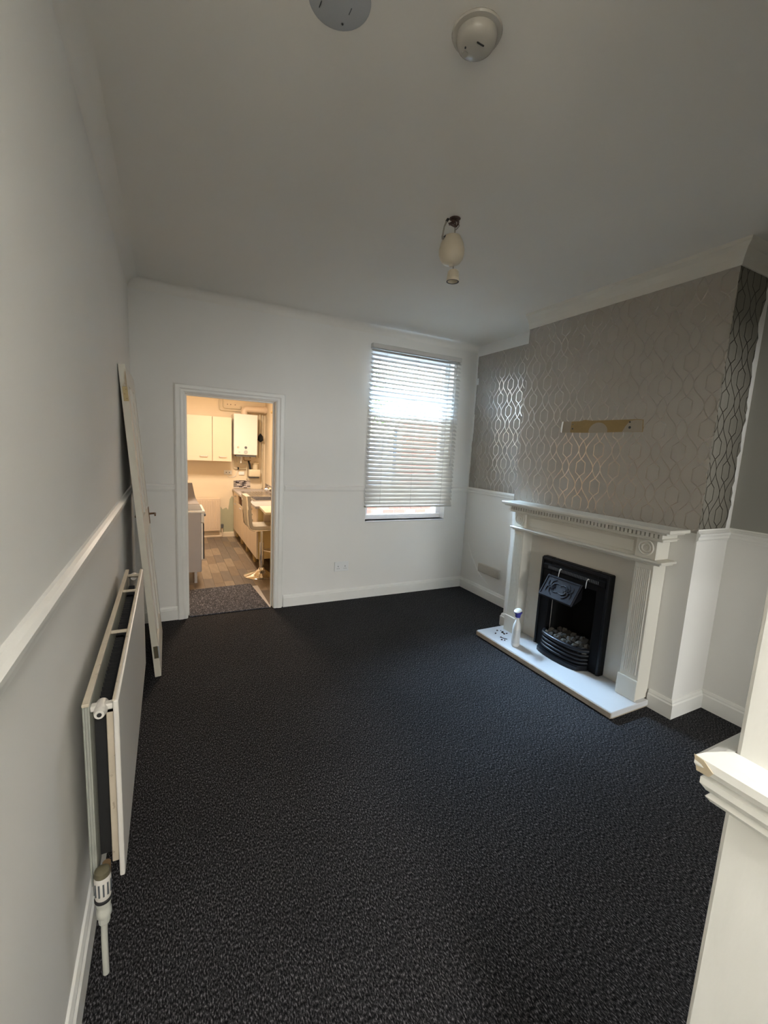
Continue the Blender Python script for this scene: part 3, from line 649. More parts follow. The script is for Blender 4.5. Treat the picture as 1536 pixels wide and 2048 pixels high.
# ---------------------------------------------------------------- double panel radiator on the left wall
RY0, RY1, RZ0, RZ1 = -2.735, -1.370, .285, .855
ra = thing('double_radiator', (.075, -2.05, RZ0), 'long cream double panel radiator on the left wall under the dado rail', 'radiator')
fp_ = MB(); fp_.box(.106, .120, RY0, RY1, .290, RZ1, bev=.004, seg=2); fp_.build('front_panel', 'rad', ra)
bp_ = MB(); bp_.box(.035, .040, RY0, RY1, RZ0, RZ1, bev=.002).box(.046, .051, RY0+.004, RY1-.004, RZ0+.01, RZ1-.005, bev=.002).box(.040, .046, RY0+.010, RY1-.010, RZ0+.02, RZ1-.01)
bp_.build('rear_panel', 'radedge2', ra)
B(.034, .0515, RY0-.002, RY1+.002, RZ1-.006, RZ1+.003, bev=.002).build('rear_top_rail', 'radedge', ra)
B(.1045, .1125, RY0+.001, RY1-.001, RZ1-.004, RZ1+.003, bev=.002).build('front_top_rail', 'radedge', ra)
for y in (-1.727, -2.222, -1.46):
    B(.044, .108, y-.006, y+.006, RZ1-.012, RZ1-.001, bev=.002).build('bridge_bar', 'radedge', ra)
for yc, s in ((RY0+.03, -1), (RY1-.03, 1)):
    m = MB(); m.lathe([(.014, -.026), (.0165, -.02), (.0165, .02), (.014, .026)], (.076, yc, RZ1-.030), 20, 'y')
    m.box(.048, .108, yc-.014, yc+.014, RZ1-.036, RZ1-.018, bev=.005); m.build('header', 'rad', ra, smooth=True)
m = MB(); y = RY0-.004
m.lathe([(.009, 0), (.0145, .002), (.0150, .010), (.012, .020), (.007, .020)], (.076, RY0+.004, RZ1-.026), 20, '-y'); m.build('end_plug', 'rad', ra, smooth=True)
MB().cyl((.076, RY0-.0155, RZ1-.026), .0060, .002, '-y', 12).build('plug_hole', 'dark', ra)
m = MB()
for k in range(46): yy = RY0+.065+k*(RY1-RY0-.12)/45; m.box(.053, .080, yy-.0012, yy+.0012, RZ0+.04, RZ1-.075)
m.build('convector_fins', 'dark', ra)
B(.086, .105, RY0+.028, RY0+.034, .320, .805, bev=.002).build('end_cover', 'radedge', ra)
for y in (RY0+.4, RY1-.2): B(0, .036, y-.02, y+.02, .34, .56).build('wall_bracket', 'rad', ra)
# thermostatic valve and tail pipe
vx, vy = .066, -2.755
vm = MB(); vm.lathe([(.012, .262), (.019, .264), (.0205, .270), (.0215, .330), (.019, .340)], (vx, vy, 0), 22); vlv = vm.build('valve_head', 'rad', ra, smooth=True)
m = MB()
for k in range(12):
    a = 2*math.pi*k/12+.2; m.box(.0205, .0222, -.0021, .0021, .282, .322, mtx=Matrix.Translation((vx, vy, 0)) @ Matrix.Rotation(a, 4, 'Z'))
m.build('grip_slots', 'valvegrey', vlv)
MB().lathe([(.0195, .336), (.0212, .340), (.0190, .352), (.012, .357), (0, .358)], (vx, vy, 0), 22).build('valve_cap', 'valvecap', vlv, smooth=True)
MB().lathe([(.016, .200), (.0195, .205), (.0195, .222), (.016, .230), (.018, .240), (.0205, .252), (.0205, .258), (.014, .262)], (vx, vy, 0), 20).build('valve_body', 'pipe', ra, smooth=True)
MB().lathe([(.0215, .256), (.0225, .258), (.0225, .264), (.020, .266)], (vx, vy, 0), 22).build('valve_ring', 'dark', ra, smooth=True)
MB().tube([(vx, vy, .235), (vx+.006, vy+.04, .300), (vx+.006, RY0+.02, .335)], [.012, .011, .011], 10).build('valve_union', 'copper', ra, smooth=True)
MB().tube([(vx, vy, .215), (vx-.002, vy, .12), (vx-.002, vy, .0)], .0085, 12).build('tail_pipe', 'pipe', ra, smooth=True)
MB().lathe([(.0135, .178), (.0150, .182), (.0150, .200), (.0125, .206)], (vx, vy, 0), 12).build('compression_nut', 'pipe', ra)
MB().tube([(.070, RY1+.02, 0), (.070, RY1+.02, .30), (.074, RY1-.01, .335)], .0085, 10).build('tail_pipe', 'pipe', ra, smooth=True)

# ---------------------------------------------------------------- door taken off its hinges, leaning on the left wall
LEAN = math.asin(.150/2.0)
dr = thing('leaning_door', (.152, -1.005, .0), 'worn white panelled door off its hinges leaning on the left wall beyond the radiator', 'door', rot=(0, -LEAN, 0))
DW, DHH, DT = .755, 2.015, .038
m = MB(); st = .095
m.box(0, DT, 0, st, 0.001, DHH, bev=.003).box(0, DT, DW-st, DW, 0.001, DHH, bev=.003).box(0, DT, st, DW-st, 0.001, .20, bev=.003).box(0, DT, st, DW-st, .93, 1.07, bev=.003).box(0, DT, st, DW-st, DHH-.11, DHH, bev=.003).box(0, DT, DW/2-.045, DW/2+.045, .20, .93, bev=.003).box(0, DT, DW/2-.045, DW/2+.045, 1.07, DHH-.11, bev=.003)
m.build('door_frame', 'doorface', dr, local=True)
for ya_, yb_ in ((st, DW/2-.045), (DW/2+.045, DW-st)):
    for za_, zb_ in ((.20, .93), (1.07, DHH-.11)):
        B(.011, DT-.011, ya_-.004, yb_+.004, za_-.004, zb_+.004).build('door_panel', 'doorface', dr, local=True)
pts = []; fc = []
for i in range(41):
    z = .004+(DHH-.008)*i/40
    for x in (.0015+.001*noise.noise((z*9, 0, 1)), DT-.0015+.001*noise.noise((z*9, 4, 1))): pts.append((x, -.0012+.0012*noise.noise((z*14, x*60, 3)), z))
MB().sheet(pts, [(2*i, 2*i+1, 2*i+3, 2*i+2) for i in range(40)]).build('worn_edge', 'doorpaint', dr, local=True)
for z in (.135, 1.800):
    hg = B(.010, .037, -.0035, .0, z, z+.085, bev=.0008).build('hinge_leaf', 'brass' if z > 1 else mat('dull_hinge', (.16, .14, .09), .5, metal=.5), dr, local=True)
    m = MB()
    for k in range(3): m.cyl((.019 if k % 2 else .028, -.0035, z+.015+k*.027), .0032, .0012, '-y', 8)
    m.build('hinge_screws', 'bronze', hg, local=True)
    if z < 1: MB().cyl((DT+.002, -.004, z), .005, .085, 'z', 10).build('hinge_knuckle', 'grey_plate', hg, local=True)
for s, xf in ((1, DT), (-1, 0)):
    hn = B(xf-(.004 if s < 0 else 0), xf+(.004 if s > 0 else 0), DW-.075, DW-.035, .93, 1.06, bev=.001).build('handle_plate', 'bronze', dr, local=True)
    MB().tube([(xf, DW-.055, 1.005), (xf+s*.036, DW-.055, 1.005), (xf+s*.044, DW-.062, 1.005), (xf+s*.046, DW-.150, 1.002)], [.008, .007, .0075, .006], 9).build('lever_handle', 'bronze', hn, smooth=True, local=True)

# ---------------------------------------------------------------- kitchen shell
KX0, KX1, KY1, KH = -.35, 1.75, 3.50, 2.52
KF = -.001
kf = struct(B(KX0, KX1, T-.02, KY1, -.12, -.006).build('floor_kitchen', 'grout'))
random.seed(3)
pw = .105; c = 0; x = KX0
pm = {}
while x < KX1-.01:
    y = T-.02-random.uniform(0, .5)
    while y < KY1:
        L_ = .42; ya_, yb_ = max(T-.02, y), min(KY1, y+L_)
        if yb_-ya_ > .04 and x+pw > .35:
            key = (round(yb_-ya_, 2), random.randrange(3))
            if key not in pm: pm[key] = B(.001, pw-.001, .001, key[0]-.001, -.006, 0, bev=.0008).mesh('plank', ('plank1', 'plank2', 'plank3')[key[1]])
            inst('plank', pm[key], kf, (x, ya_, 0)); c += 1
        y += L_
    x += pw
struct(B(KX0-.15, KX0, T, KY1+.15, -.12, KH).build('wall_kitchen_left', 'kwall'))
kwb = struct(B(KX0, KX1, KY1, KY1+.15, -.12, KH).build('wall_kitchen_back', 'kwall'))
struct(B(KX0, DL, T, T+.003, 0, KH).box(DR, KX1, T, T+.003, 0, KH).box(DL, DR, T, T+.003, DH, KH).build('wall_kitchen_front', 'kwall'))
KWY0, KWY1, KWZ0, KWZ1 = 1.75, 2.70, 1.20, 2.08
m = MB(); m.box(KX1, KX1+.16, T, KWY0, -.12, KH).box(KX1, KX1+.16, KWY1, KY1+.15, -.12, KH).box(KX1, KX1+.16, KWY0, KWY1, -.12, KWZ0).box(KX1, KX1+.16, KWY0, KWY1, KWZ1, KH)
kwr = struct(m.build('wall_kitchen_right', 'kwall'))
struct(B(KX0-.15, KX1+.16, T, KY1+.15, KH, KH+.1).build('ceiling_kitchen', 'kwall'))
# old green paint low on the back wall where the cream stops
MB().prism([(1.03, .07), (1.24, .07), (1.24, .66), (1.21, .70), (1.175, .64), (1.15, .46), (1.12, .50), (1.06, .47), (1.03, .52)], 'y', KY1-.002, KY1).build('bare_paint_patch', 'kgreen', kwb)
struct(MB().prism([(KY1-a, c) for a, c in ((0, 0), (.015, 0), (.015, .07), (.01, .08), (0, .08))], 'x', KX0, KX1).build('baseboard_kitchen', 'kwall'))
w2 = struct(B(KX1+.05, KX1+.10, KWY0, KWY1, KWZ0, KWZ0+.05).box(KX1+.05, KX1+.10, KWY0, KWY1, KWZ1-.05, KWZ1).box(KX1+.05, KX1+.10, KWY0, KWY0+.05, KWZ0+.05, KWZ1-.05).box(KX1+.05, KX1+.10, KWY1-.05, KWY1, KWZ0+.05, KWZ1-.05).build('window_2', 'upvc'))
B(KX1+.07, KX1+.075, KWY0+.05, KWY1-.05, KWZ0+.05, KWZ1-.05).build('window_pane', 'glass', w2)
B(KX1-.03, KX1+.05, KWY0, KWY1, KWZ0-.02, KWZ0, bev=.003).build('window_sill', 'upvc', w2)
rb = thing('roller_blind', (KX1, 2.27, KWZ0), 'yellowish roller blind drawn down over window on right kitchen wall', 'blind')
B(KX1-.020, KX1-.014, KWY0-.06, 2.86, KWZ0+.03, KWZ1).build('blind_fabric', 'wood', rb)
MB().tube([(KX1-.022, KWY0-.07, KWZ1+.012), (KX1-.022, 2.87, KWZ1+.012)], .022, 14).build('roller', 'wood', rb, smooth=True)
B(KX1-.024, KX1-.010, KWY0-.06, 2.86, KWZ0+.012, KWZ0+.034, bev=.003).build('hem_bar', 'wood', rb)
MB().lathe([(.002, .0), (.002, -.03), (.016, -.034), (.020, -.05), (.012, -.062), (0, -.064)], (KX1-.017, 2.72, KWZ0+.014), 14).build('pull_knob', 'white_plastic', rb, smooth=True)
# threshold strip and carpet off-cut
tag(B(1.078, DR-.017, .02, .72, .0005, .003).build('vinyl_offcut', 'threshold'), 'pale strip of vinyl sheet beside the grey carpet off-cut in the doorway', 'vinyl')
tag(MB().prism([(DL+.017, .005), (1.118, .005), (1.066, .79), (.36, .752), (.36, .16), (DL+.017, .16)], 'z', .0032, .011).build('carpet_offcut', 'mat'), 'grey carpet off-cut used as doormat at the kitchen threshold', 'mat')

# ---------------------------------------------------------------- kitchen things
# wall units
for k, (xa, xb, hx, lbl) in enumerate(((.37, .880, .755, 'wide cream wall cupboard, left of the pair beside the boiler'), (.883, 1.170, 1.035, 'narrow cream wall cupboard between the wide one and the boiler'))):
    u = thing('wall_cupboard', ((xa+xb)/2, 3.35, 1.29), lbl, 'cupboard', 'cream kitchen wall cupboards')
    B(xa, xb, 3.222, KY1, 1.29, 1.975).build('carcass', 'kcab', u)
    d_ = B(xa+.002, xb-.002, 3.200, 3.220, 1.286, 1.978, bev=.002).build('door', 'kcab', u)
    MB().tube([(hx-.055, 3.200, 1.362), (hx-.052, 3.178, 1.360), (hx+.052, 3.178, 1.360), (hx+.055, 3.200, 1.362)], .005, 8).build('handle', 'satin', d_, smooth=True)
# boiler
bo = thing('wall_boiler', (1.385, 3.35, 1.40), 'white wall mounted gas boiler with round dials, right of cream cupboards', 'boiler')
B(1.200, 1.570, 3.200, KY1, 1.400, 2.050, bev=.008, seg=2).build('casing', 'boilerwhite', bo)
B(1.204, 1.566, 3.194, 3.200, 1.404, 1.572, bev=.003).build('control_panel', 'boilerwhite', bo)
MB().cyl((1.385, 3.194, 1.520), .021, .004, '-y', 22).build('display', 'valvegrey', bo)
m = MB(); m.lathe([(.030, 0), (.030, .004), (.022, .008), (.021, .003), (0, .003)], (1.385, 3.194, 1.447), 24, '-y'); m.build('dial', 'grey_plate', bo, smooth=True)
MB().lathe([(.017, 0), (.017, .005), (.012, .007), (0, .007)], (1.266, 3.194, 1.522), 20, '-y').build('dial', 'beige_plastic', bo, smooth=True)
B(1.270, 1.300, 3.192, 3.194, 1.438, 1.449).build('badge', 'grey_plate', bo)
B(1.24, 1.55, 3.22, 3.40, 1.372, 1.400).build('underside_tray', 'valvegrey', bo)
fl = thing('boiler_flue', (1.385, 3.38, 2.05), 'thick cream flue elbow running from top of the boiler to the right wall', 'pipe')
MB().tube([(1.385, 3.38, 2.05), (1.385, 3.38, 2.10), (1.392, 3.38, 2.125), (1.41, 3.38, 2.140), (1.44, 3.38, 2.145), (1.75, 3.38, 2.155)], .052, 18).build('duct', 'kcab', fl, smooth=True)
MB().tube([(1.70, 3.38, 2.153), (1.735, 3.38, 2.154)], .060, 18).build('collar', 'kcab', fl, smooth=True)
# pipework: each run is one thing
def pipe(pts, r, label, mt='ivorypipe', name='water_pipe', cat='pipe', group='painted pipes around the boiler'):
    q = []
    pts = [Vector(p) for p in pts]
    for i, p in enumerate(pts):
        if 0 < i < len(pts)-1:
            a = (pts[i-1]-p); c = (pts[i+1]-p); s = min(.03, a.length*.45, c.length*.45)
            A, E = p+a.normalized()*s, p+c.normalized()*s
            for t in (0, .25, .5, .75, 1): q.append(A*(1-t)**2+p*2*t*(1-t)+E*t*t)
        else: q.append(p)
    return tag(MB().tube(q, r, 10).build(name, mt, smooth=True), label, cat, group)
yk = KY1-.018
pipe([(1.020, yk, KH), (1.020, yk, 2.105), (1.36, yk, 2.105), (1.36, yk, 2.05)], .011, 'lower left cream pipe dropping from the kitchen ceiling above the cupboards')
pipe([(1.075, yk, KH), (1.075, yk, 2.145), (1.345, yk, 2.145), (1.345, yk, 2.19)], .011, 'upper cream pipe running parallel above the boiler, with clips')
for x in (1.14, 1.19, 1.26): tag(MB().cyl((x, KY1, 2.205), .007, .012, '-y', 10).build('wall_plug', 'brownwire'), {1.14: 'brown screw plug in kitchen wall above boiler, nearest the ceiling pipes', 1.19: 'middle brown screw plug in kitchen wall above boiler', 1.26: 'brown screw plug in kitchen wall above boiler, nearest the flue'}[x], 'screw', 'screw plugs above the boiler')
pipe([(1.605, yk-.01, 2.05), (1.605, yk-.01, 1.34)], .013, 'cream vertical pipe nearest the right side of the boiler')
pipe([(1.655, yk-.01, 2.08), (1.655, yk-.01, 1.36)], .015, 'middle cream vertical pipe right of the boiler, passing the black foam')
pipe([(1.705, yk, 2.08), (1.705, yk, .835)], .013, 'long cream vertical pipe nearest the kitchen corner')
fo = lump(.075, 2.2); fo = fo.build('pipe_foam', 'foam'); fo.location = (1.655, 3.42, 1.69); fo.scale = (.75, .7, 1.35); tag(fo, 'lump of black foam wrapped on pipes right of the boiler', 'foam')
pipe([(1.235, yk-.01, 1.375), (1.235, yk-.01, 1.165), (1.46, yk-.01, 1.165)], .011, 'cream pipe bent below the boiler leading to the gas meter')
tag(B(1.295, 1.320, 3.455, 3.50, 1.145, 1.185, bev=.003).build('pipe_clip', 'dark'), 'small dark clip on the bent pipe below the boiler', 'clip')
pipe([(1.285, yk-.036, 1.375), (1.285, yk-.036, 1.255), (1.44, yk-.036, 1.255), (1.44, yk-.036, .99), (1.65, yk-.036, .99)], .009, 'thin cream pipe looping from the boiler around the gas meter')
pipe([(1.330, 3.33, 1.375), (1.330, 3.33, 1.265)], .011, 'short bright white pipe hanging straight down under the boiler', 'white_plastic', group=None)
pipe([(1.395, yk-.02, 1.375), (1.395, yk-.02, 1.30), (1.51, yk-.02, 1.30)], .009, 'short copper pipe under the boiler leading right', 'copper')
pipe([(1.50, yk-.02, 1.375), (1.50, yk-.02, 1.34)], .011, 'stub of copper pipe under the right end of the boiler', 'copper')
gm = thing('gas_meter', (1.56, KY1, 1.03), 'beige gas meter with round regulator under the boiler by the corner', 'meter')
B(1.465, 1.655, 3.36, KY1, 1.035, 1.160, bev=.015, seg=3).build('meter_box', 'ivorypipe', gm, smooth=True)
B(1.475, 1.640, 3.40, KY1, 1.012, 1.035, bev=.004).build('meter_base', 'valvegrey', gm)
MB().lathe([(.040, 0), (.046, .01), (.046, .09), (.056, .095), (.056, .112), (.030, .118), (.010, .122), (.008, .135), (0, .135)], (1.575, 3.42, 1.160), 20).build('regulator', 'ivorypipe', gm, smooth=True)
MB().tube([(1.49, 3.39, 1.155), (1.475, 3.37, 1.24), (1.46, 3.39, 1.30)], .016, 8).build('black_hose', 'foam', gm, smooth=True)
so = thing('kitchen_socket', (1.15, KY1, 1.06), 'white double socket on the kitchen back wall below the cupboards', 'socket')
B(1.083, 1.207, KY1-.012, KY1, 1.060, 1.130, bev=.003).build('faceplate', 'white_plastic', so)
for x in (1.12, 1.17): B(x-.007, x+.007, KY1-.0128, KY1-.0115, 1.085, 1.100).build('pin_holes', 'valvegrey', so)
tag(B(1.318, 1.408, KY1-.02, KY1, 1.055, 1.112, bev=.004).build('switch_box', 'white_plastic'), 'small blank white switch box under the boiler pipes', 'switch')
tag(MB().tube([(1.13, KY1-.006, 1.062), (1.16, KY1-.006, 1.02), (1.22, KY1-.006, 1.012), (1.27, KY1-.006, 1.04), (1.29, KY1-.006, 1.10), (1.30, KY1-.006, 1.16)], .0045, 7).build('power_cable', 'white_plastic', smooth=True), 'white cable looping from kitchen socket toward the boiler pipes', 'cable')
# mosaic tile strips
def mosaic(name, label, ax, val, a0, a1, z0, z1, seed, dark=.35, tw=.055, th=.013):
    random.seed(seed); r = thing(name, ((a0+a1)/2, val, z0) if ax == 'y' else (val, (a0+a1)/2, z0), label, 'tiles')
    if ax == 'y': B(a0, a1, val-.006, val, z0, z1).build('grout', 'grout', r)
    else: B(val-.006, val, a0, a1, z0, z1).build('grout', 'grout', r)
    mm = {}
    for k in ('tilewhite', 'tiledark', 'tilemix'): mm[k] = (B(.001, tw-.001, -.004, 0, .001, th-.001) if ax == 'y' else B(-.004, 0, .001, tw-.001, .001, th-.001)).mesh('tile', k)
    z = z0; row = 0
    while z+th <= z1+.001:
        a = a0-(.4*tw if row % 2 else 0)
        while a+tw <= a1+.001:
            if a >= a0-.001:
                k = 'tiledark' if random.random() < dark else ('tilemix' if random.random() < .12 else 'tilewhite')
                loc = (a, val-.006, z) if ax == 'y' else (val-.006, a, z)
                inst('tile', mm[k], r, Vector(loc)-r.location)
            a += tw
        z += th; row += 1
mosaic('mosaic_tiles', 'strip of black and white mosaic tiles behind the sink counter', 'y', KY1, 1.235, 1.51, .832, .965, 5)
mosaic('mosaic_tiles', 'piece of mosaic tile above the cooker, at left edge of the doorway', 'y', KY1, .26, .545, .955, 1.035, 8, .5)
mosaic('mosaic_tiles', 'strip of grey mosaic tiles on the right kitchen wall behind the tap', 'x', KX1, 2.0, 3.42, .835, .925, 11, .5, .05)
# single convector radiator
kr = thing('kitchen_radiator', (.835, 3.44, .12), 'small cream ribbed radiator on the kitchen back wall behind the cooker', 'radiator')
B(.655, 1.015, 3.425, 3.440, .120, .660, bev=.004).build('panel', 'kcab', kr)
m = MB()
for k in range(9): x = .685+k*.0375; m.box(x-.010, x+.010, 3.419, 3.426, .150, .630, bev=.004)
m.build('panel_ribs', 'kcab', kr)
B(.650, 1.020, 3.43, 3.475, .655, .668, bev=.002).build('top_grille', 'kcab', kr)
for x in (.75, .93): B(x-.015, x+.015, 3.44, KY1, .3, .55).build('wall_bracket', 'kcab', kr)
MB().lathe([(.015, .165), (.022, .17), (.022, .225), (.014, .232), (0, .232)], (1.048, 3.43, 0), 16).build('valve', 'valvegrey', kr, smooth=True)
MB().tube([(1.048, 3.43, .17), (1.048, 3.43, .04), (1.035, 3.43, .028), (.65, 3.43, .028)], .010, 8).build('feed_pipe', 'kcab', kr, smooth=True)
# cooker
ck = thing('cooker', (.3, 1.25, 0), 'freestanding grey sided cooker with white top edge just inside the kitchen doorway', 'cooker')
B(.02, .570, 1.000, 1.500, .130, .800, bev=.004).build('body', 'cookergrey', ck)
B(.02, .612, .994, 1.505, .800, .826, bev=.008, seg=2).build('top_edge', 'enamel', ck)
B(.04, .585, 1.012, 1.490, .826, .832, bev=.002).build('hob_plate', 'hob', ck)
B(.570, .602, 1.004, 1.496, .690, .798, bev=.006).build('control_panel', 'enamel', ck)
for y in (1.09, 1.19, 1.29, 1.39): MB().lathe([(.018, 0), (.018, .006), (.014, .022), (0, .024)], (.602, y, .765), 16, 'x').build('knob', 'valvegrey', ck, smooth=True)
od = B(.570, .590, 1.006, 1.494, .270, .686, bev=.003).build('oven_door', 'enamel', ck)
B(.590, .602, 1.012, 1.488, .275, .680, bev=.004).build('oven_glass', 'blackgloss', od)
B(.560, .574, 1.006, 1.494, .135, .262, bev=.003).build('drawer', 'cookergrey', ck)
for x, y in ((.512, 1.03), (.512, 1.47), (.07, 1.03), (.07, 1.47)): B(x-.014, x+.014, y-.014, y+.014, 0, .131).build('leg', 'cookergrey', ck)
gp = [(1.500-.0, .834)]+[(1.500+.10*math.sin(R(a)), .834+.10-.10*math.cos(R(a))) for a in (15, 30, 45, 60, 75, 90)]+[(1.603, 1.080)]
m = MB(); bmx = bmesh.new(); rr = []
xe = [.585, .580, .572, .563, .553, .545, .538, .512]
for (y, z), x in zip(gp, xe): rr.append((bmx.verts.new((.0, y, z)), bmx.verts.new((x, y, z))))
for a, c2 in zip(rr, rr[1:]): bmx.faces.new((a[0], a[1], c2[1], c2[0]))
e = bmesh.ops.extrude_face_region(bmx, geom=bmx.faces[:]); bmesh.ops.translate(bmx, vec=(0, .008, -.004), verts=[g for g in e['geom'] if isinstance(g, bmesh.types.BMVert)])
bmesh.ops.recalc_face_normals(bmx, faces=bmx.faces); m._in(bmx); m.build('splash_guard', 'guard', ck, smooth=True)
# base units with sink
UX, CZ = 1.232, .820
u_y = [(1.345, 1.80, 'cream base cupboard nearest the doorway, beside the bar stool', 0), (1.803, 2.40, 'cream drawer base unit in the middle of the sink run', 1), (2.403, 2.92, 'cream base unit with missing drawer front showing dark gap', 2), (2.923, 3.47, 'cream base unit at the far end next to the radiator wall', 3)]
for ya_, yb_, lb_, k in u_y:
    u = thing('base_unit', (1.49, (ya_+yb_)/2, 0), lb_, 'cupboard', 'cream kitchen base units')
    m = MB(); m.box(UX+.018, KX1-.002, ya_, ya_+.018, .14, CZ-.032).box(UX+.018, KX1-.002, yb_-.018, yb_, .14, CZ-.032).box(UX+.018, KX1-.002, ya_+.018, yb_-.018, .14, .158).box(KX1-.012, KX1-.002, ya_+.018, yb_-.018, .158, CZ-.032)
    m.build('carcass', 'kcabside', u)
    zt_ = .64
    if k == 0: B(UX, UX+.018, ya_+.002, yb_-.002, .145, CZ-.034, bev=.003).build('door', 'kcab', u)
    else:
        ym = (ya_+yb_)/2
        for a_, b_ in ((ya_+.002, ym-.0015), (ym+.0015, yb_-.002)):
            dd = B(UX, UX+.018, a_, b_, .145, zt_, bev=.003).build('door', 'kcab', u)
            hy = b_-.04 if a_ < ym-.01 else a_+.04
            MB().tube([(UX, hy-.025, zt_-.04), (UX-.018, hy-.02, zt_-.04), (UX-.018, hy+.02, zt_-.04), (UX, hy+.025, zt_-.04)], .004, 7).build('handle', 'satin', dd, smooth=True)
        if k == 2: B(UX+.016, UX+.020, ya_+.018, yb_-.018, zt_+.01, CZ-.034).build('drawer_gap', 'drawerhole', u)
        else:
            dd = B(UX, UX+.018, ya_+.002, yb_-.002, zt_+.004, CZ-.034, bev=.003).build('drawer', 'kcab', u)
            MB().tube([(UX, ym-.045, .725), (UX-.02, ym-.04, .725), (UX-.02, ym+.04, .725), (UX, ym+.045, .725)], .0045, 7).build('handle', 'satin', dd, smooth=True)
    for x, y in ((UX+.06, ya_+.04), (UX+.06, yb_-.04), (1.68, ya_+.04), (1.68, yb_-.04)): B(x-.015, x+.015, y-.015, y+.015, 0, .141).build('leg', 'kcabside', u)
SX0, SX1, SY0, SY1 = 1.31, 1.66, 1.87, 2.34
m = MB(); cx0 = UX-.018
m.box(cx0, KX1, SY1, KY1-.008, CZ-.032, CZ, bev=.003).box(cx0, KX1, 1.34, SY0, CZ-.032, CZ, bev=.003).box(cx0, SX0, SY0, SY1, CZ-.032, CZ).box(SX1, KX1, SY0, SY1, CZ-.032, CZ)
tag(m.build('counter_top', 'worktopgrey'), 'grey kitchen worktop with pale edge running along the right wall', 'worktop')
sk = thing('kitchen_sink', (1.485, 2.3, CZ), 'stainless steel sink and drainer set in the grey worktop', 'sink')
m = MB(); z = CZ+.001
m.box(1.27, 1.70, SY1-.005, 3.0, z, z+.006, bev=.002).box(1.27, 1.70, 1.83, SY0+.005, z, z+.006, bev=.002).box(1.27, SX0+.005, SY0+.005, SY1-.005, z, z+.006).box(SX1-.005, 1.70, SY0+.005, SY1-.005, z, z+.006)
m.build('rim', 'steel', sk)
m = MB(); m.box(SX0+.004, SX0+.008, SY0+.006, SY1-.006, CZ-.15, z+.004).box(SX1-.008, SX1-.004, SY0+.006, SY1-.006, CZ-.15, z+.004).box(SX0+.008, SX1-.008, SY0+.006, SY0+.010, CZ-.15, z+.004).box(SX0+.008, SX1-.008, SY1-.010, SY1-.006, CZ-.15, z+.004).box(SX0+.006, SX1-.006, SY0+.008, SY1-.008, CZ-.155, CZ-.150)
m.build('bowl', 'steel', sk)
m = MB()
for k in range(8): m.tube([(1.33+k*.042, 2.52, z+.007), (1.33+k*.042, 2.94, z+.007)], .004, 6)
m.build('drainer_ribs', 'steel', sk)
tp = thing('mixer_tap', (1.675, 2.2, CZ), 'chrome mixer tap at the back of the kitchen sink', 'tap')
MB().lathe([(.026, 0), (.026, .01), (.018, .016), (.018, .075), (.022, .08), (.022, .105), (0, .11)], (1.675, 2.2, CZ+.0078), 18).build('tap_body', 'chrome', tp, smooth=True)
MB().tube([(1.672, 2.2, CZ+.095), (1.63, 2.2, CZ+.125), (1.56, 2.2, CZ+.135), (1.50, 2.2, CZ+.125), (1.485, 2.2, CZ+.10)], [.016, .016, .015, .014, .013], 12).build('spout', 'chrome', tp, smooth=True)
for s in (-1, 1): MB().tube([(1.675, 2.2+s*.018, CZ+.06), (1.675, 2.2+s*.06, CZ+.06), (1.665, 2.2+s*.065, CZ+.085)], .010, 9).build('tap_handle', 'chrome', tp, smooth=True)
# breakfast table
bt = thing('breakfast_table', (1.5, 1.1, 0), 'cream breakfast table top with clipped corner behind the bar stool', 'table')
TZ = .822
MB().prism([(1.262, 1.335), (KX1-.005, 1.335), (KX1-.005, .80), (1.40, .80), (1.236, .805), (1.232, .83)], 'z', TZ-.026, TZ, ).build('table_top', 'worktop', bt)
B(1.31, KX1-.005, 1.29, 1.325, .60, TZ-.027).build('apron', 'kcab', bt)
B(1.62, 1.66, .86, .90, 0, TZ-.027).build('leg', 'kcab', bt)
B(1.68, 1.72, 1.285, 1.325, 0, .60).build('leg', 'kcab', bt)
# bar stool
bs = thing('bar_stool', (1.255, 1.12, 0), 'chrome gas lift bar stool with cream padded seat in the kitchen doorway', 'stool')
MB().lathe([(.205, 0), (.208, .004), (.200, .010), (.15, .022), (.08, .045), (.04, .075), (.030, .095), (.028, .10), (0, .10)], (1.255, 1.12, 0), 36).build('base', 'chrome', bs, smooth=True)
MB().cyl((1.255, 1.12, .095), .028, .32, 'z', 18).build('column', 'chrome', bs, smooth=True)
MB().cyl((1.255, 1.12, .41), .018, .150, 'z', 16).build('piston', 'chrome', bs, smooth=True)
MB().tube([(1.255, 1.12, .31), (1.32, 1.06, .305), (1.40, 1.01, .300), (1.44, 1.05, .300), (1.44, 1.19, .300), (1.40, 1.23, .300), (1.32, 1.18, .305), (1.255, 1.12, .31)], .008, 8).build('foot_rest', 'chrome', bs, smooth=True)
B(1.19, 1.34, 1.06, 1.18, .558, .572, bev=.003).build('seat_plate', 'black', bs)
path = [(1.430, .590), (1.15, .588), (1.115, .593), (1.092, .608), (1.078, .632), (1.070, .665), (1.060, .80), (1.052, .92), (1.046, .985)]
def offs(p, d):
    o = []
    for i, q in enumerate(p):
        a = Vector(p[max(0, i-1)]); c2 = Vector(p[min(len(p)-1, i+1)]); t = (c2-a).normalized(); o.append((q[0]+t.y*d, q[1]-t.x*d))
    return o
for yy in (.955, 1.285): MB().tube([(x, yy, z) for x, z in path], .0095, 9).build('side_rail', 'chrome', bs, smooth=True)
inn = offs(path, .045); MB().prism(offs(path, -.004)[:6]+inn[:6][::-1], 'y', .966, 1.274).build('seat', 'cushion', bs)
MB().prism(offs(path, -.004)[5:]+inn[5:][::-1], 'y', .966, 1.274).build('backrest', 'cushion', bs)
m = MB()
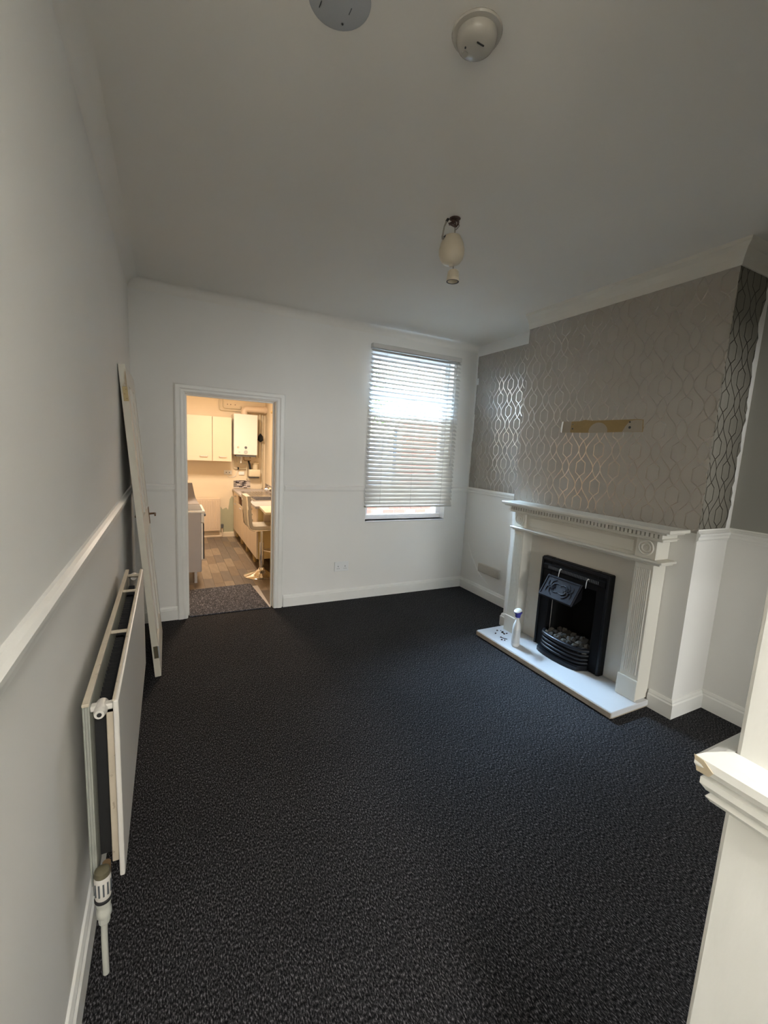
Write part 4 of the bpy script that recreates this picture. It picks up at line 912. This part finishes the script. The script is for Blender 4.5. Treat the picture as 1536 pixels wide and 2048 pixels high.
for i in range(5, 8):
    for t in (.3, .8):
        x = inn[i][0]+(inn[i+1][0]-inn[i][0])*t; z = inn[i][1]+(inn[i+1][1]-inn[i][1])*t
        m.tube([(x+.002, .97, z), (x+.002, 1.27, z)], .010, 8)
m.build('padding_rolls', 'cushion', bs, smooth=True)

# ---------------------------------------------------------------- yard beyond the window
struct(B(1.91, 9.0, .24, 12, -.35, -.20).build('ground_yard', 'concrete'))
gw = struct(B(5.15, 7.30, 5.00, 5.20, -.2, 2.28).build('wall_yard', 'mortar'))
bmA = B(0, .215, -.012, 0, 0, .065, bev=.003).mesh('brick', 'brick'); bmB = B(0, .215, -.010, 0, 0, .065, bev=.003).mesh('brick', 'brick2')
random.seed(4)
for r in range(20):
    for k in range(9):
        inst('brick', bmA if random.random() < .6 else bmB, gw, (5.165+k*.227+(.11 if r % 2 else 0), 5.0, .76+r*.076))
lw = struct(B(3.05, 4.75, 2.80, 3.0, -.2, .62).build('wall_planter', 'mortar'))
for r in range(8):
    for k in range(7): inst('brick', bmA if random.random() < .5 else bmB, lw, (3.06+k*.227+(.11 if r % 2 else 0), 2.8, .0+r*.076))
gt = thing('garden_gate', (4.55, 5.1, -.2), 'pale blue board gate with dark posts seen through the blind', 'gate')
for k in range(9): B(3.95+k*.125, 4.068+k*.125, 5.06, 5.085, -.15, 1.92, bev=.003).build('board', 'gate', gt)
for x in (3.86, 5.08): B(x, x+.07, 5.05, 5.12, -.2, 2.05).build('post', 'post', gt)
for z in (.3, 1.55): B(3.93, 5.08, 5.086, 5.12, z, z+.09).build('rail', 'post', gt)
tr = thing('garden_tree', (4.6, 6.6, -.2), 'leafy green tree beyond the yard gate seen through the blind', 'tree')
MB().tube([(4.6, 6.6, -.2), (4.62, 6.6, 1.0), (4.55, 6.62, 2.2), (4.5, 6.6, 3.0)], [.09, .08, .06, .03], 10).build('trunk', 'bark', tr, smooth=True)
m = MB(); t = bmesh.new(); random.seed(9)
for k in range(2600):
    c3 = Vector((random.gauss(0, .42), random.gauss(0, .35), random.gauss(0, .33)))+Vector((4.5, 6.5, 2.85))
    a = Vector([random.uniform(-1, 1) for _ in range(3)]).normalized(); b_ = a.cross(Vector([random.uniform(-1, 1) for _ in range(3)])).normalized(); L_ = random.uniform(.04, .07)
    t.faces.new([t.verts.new(c3+a*L_), t.verts.new(c3+b_*L_*.45), t.verts.new(c3-a*L_), t.verts.new(c3-b_*L_*.45)])
m._in(t); fo = m.build('foliage', 'leaf', tr); fo['kind'] = 'stuff'
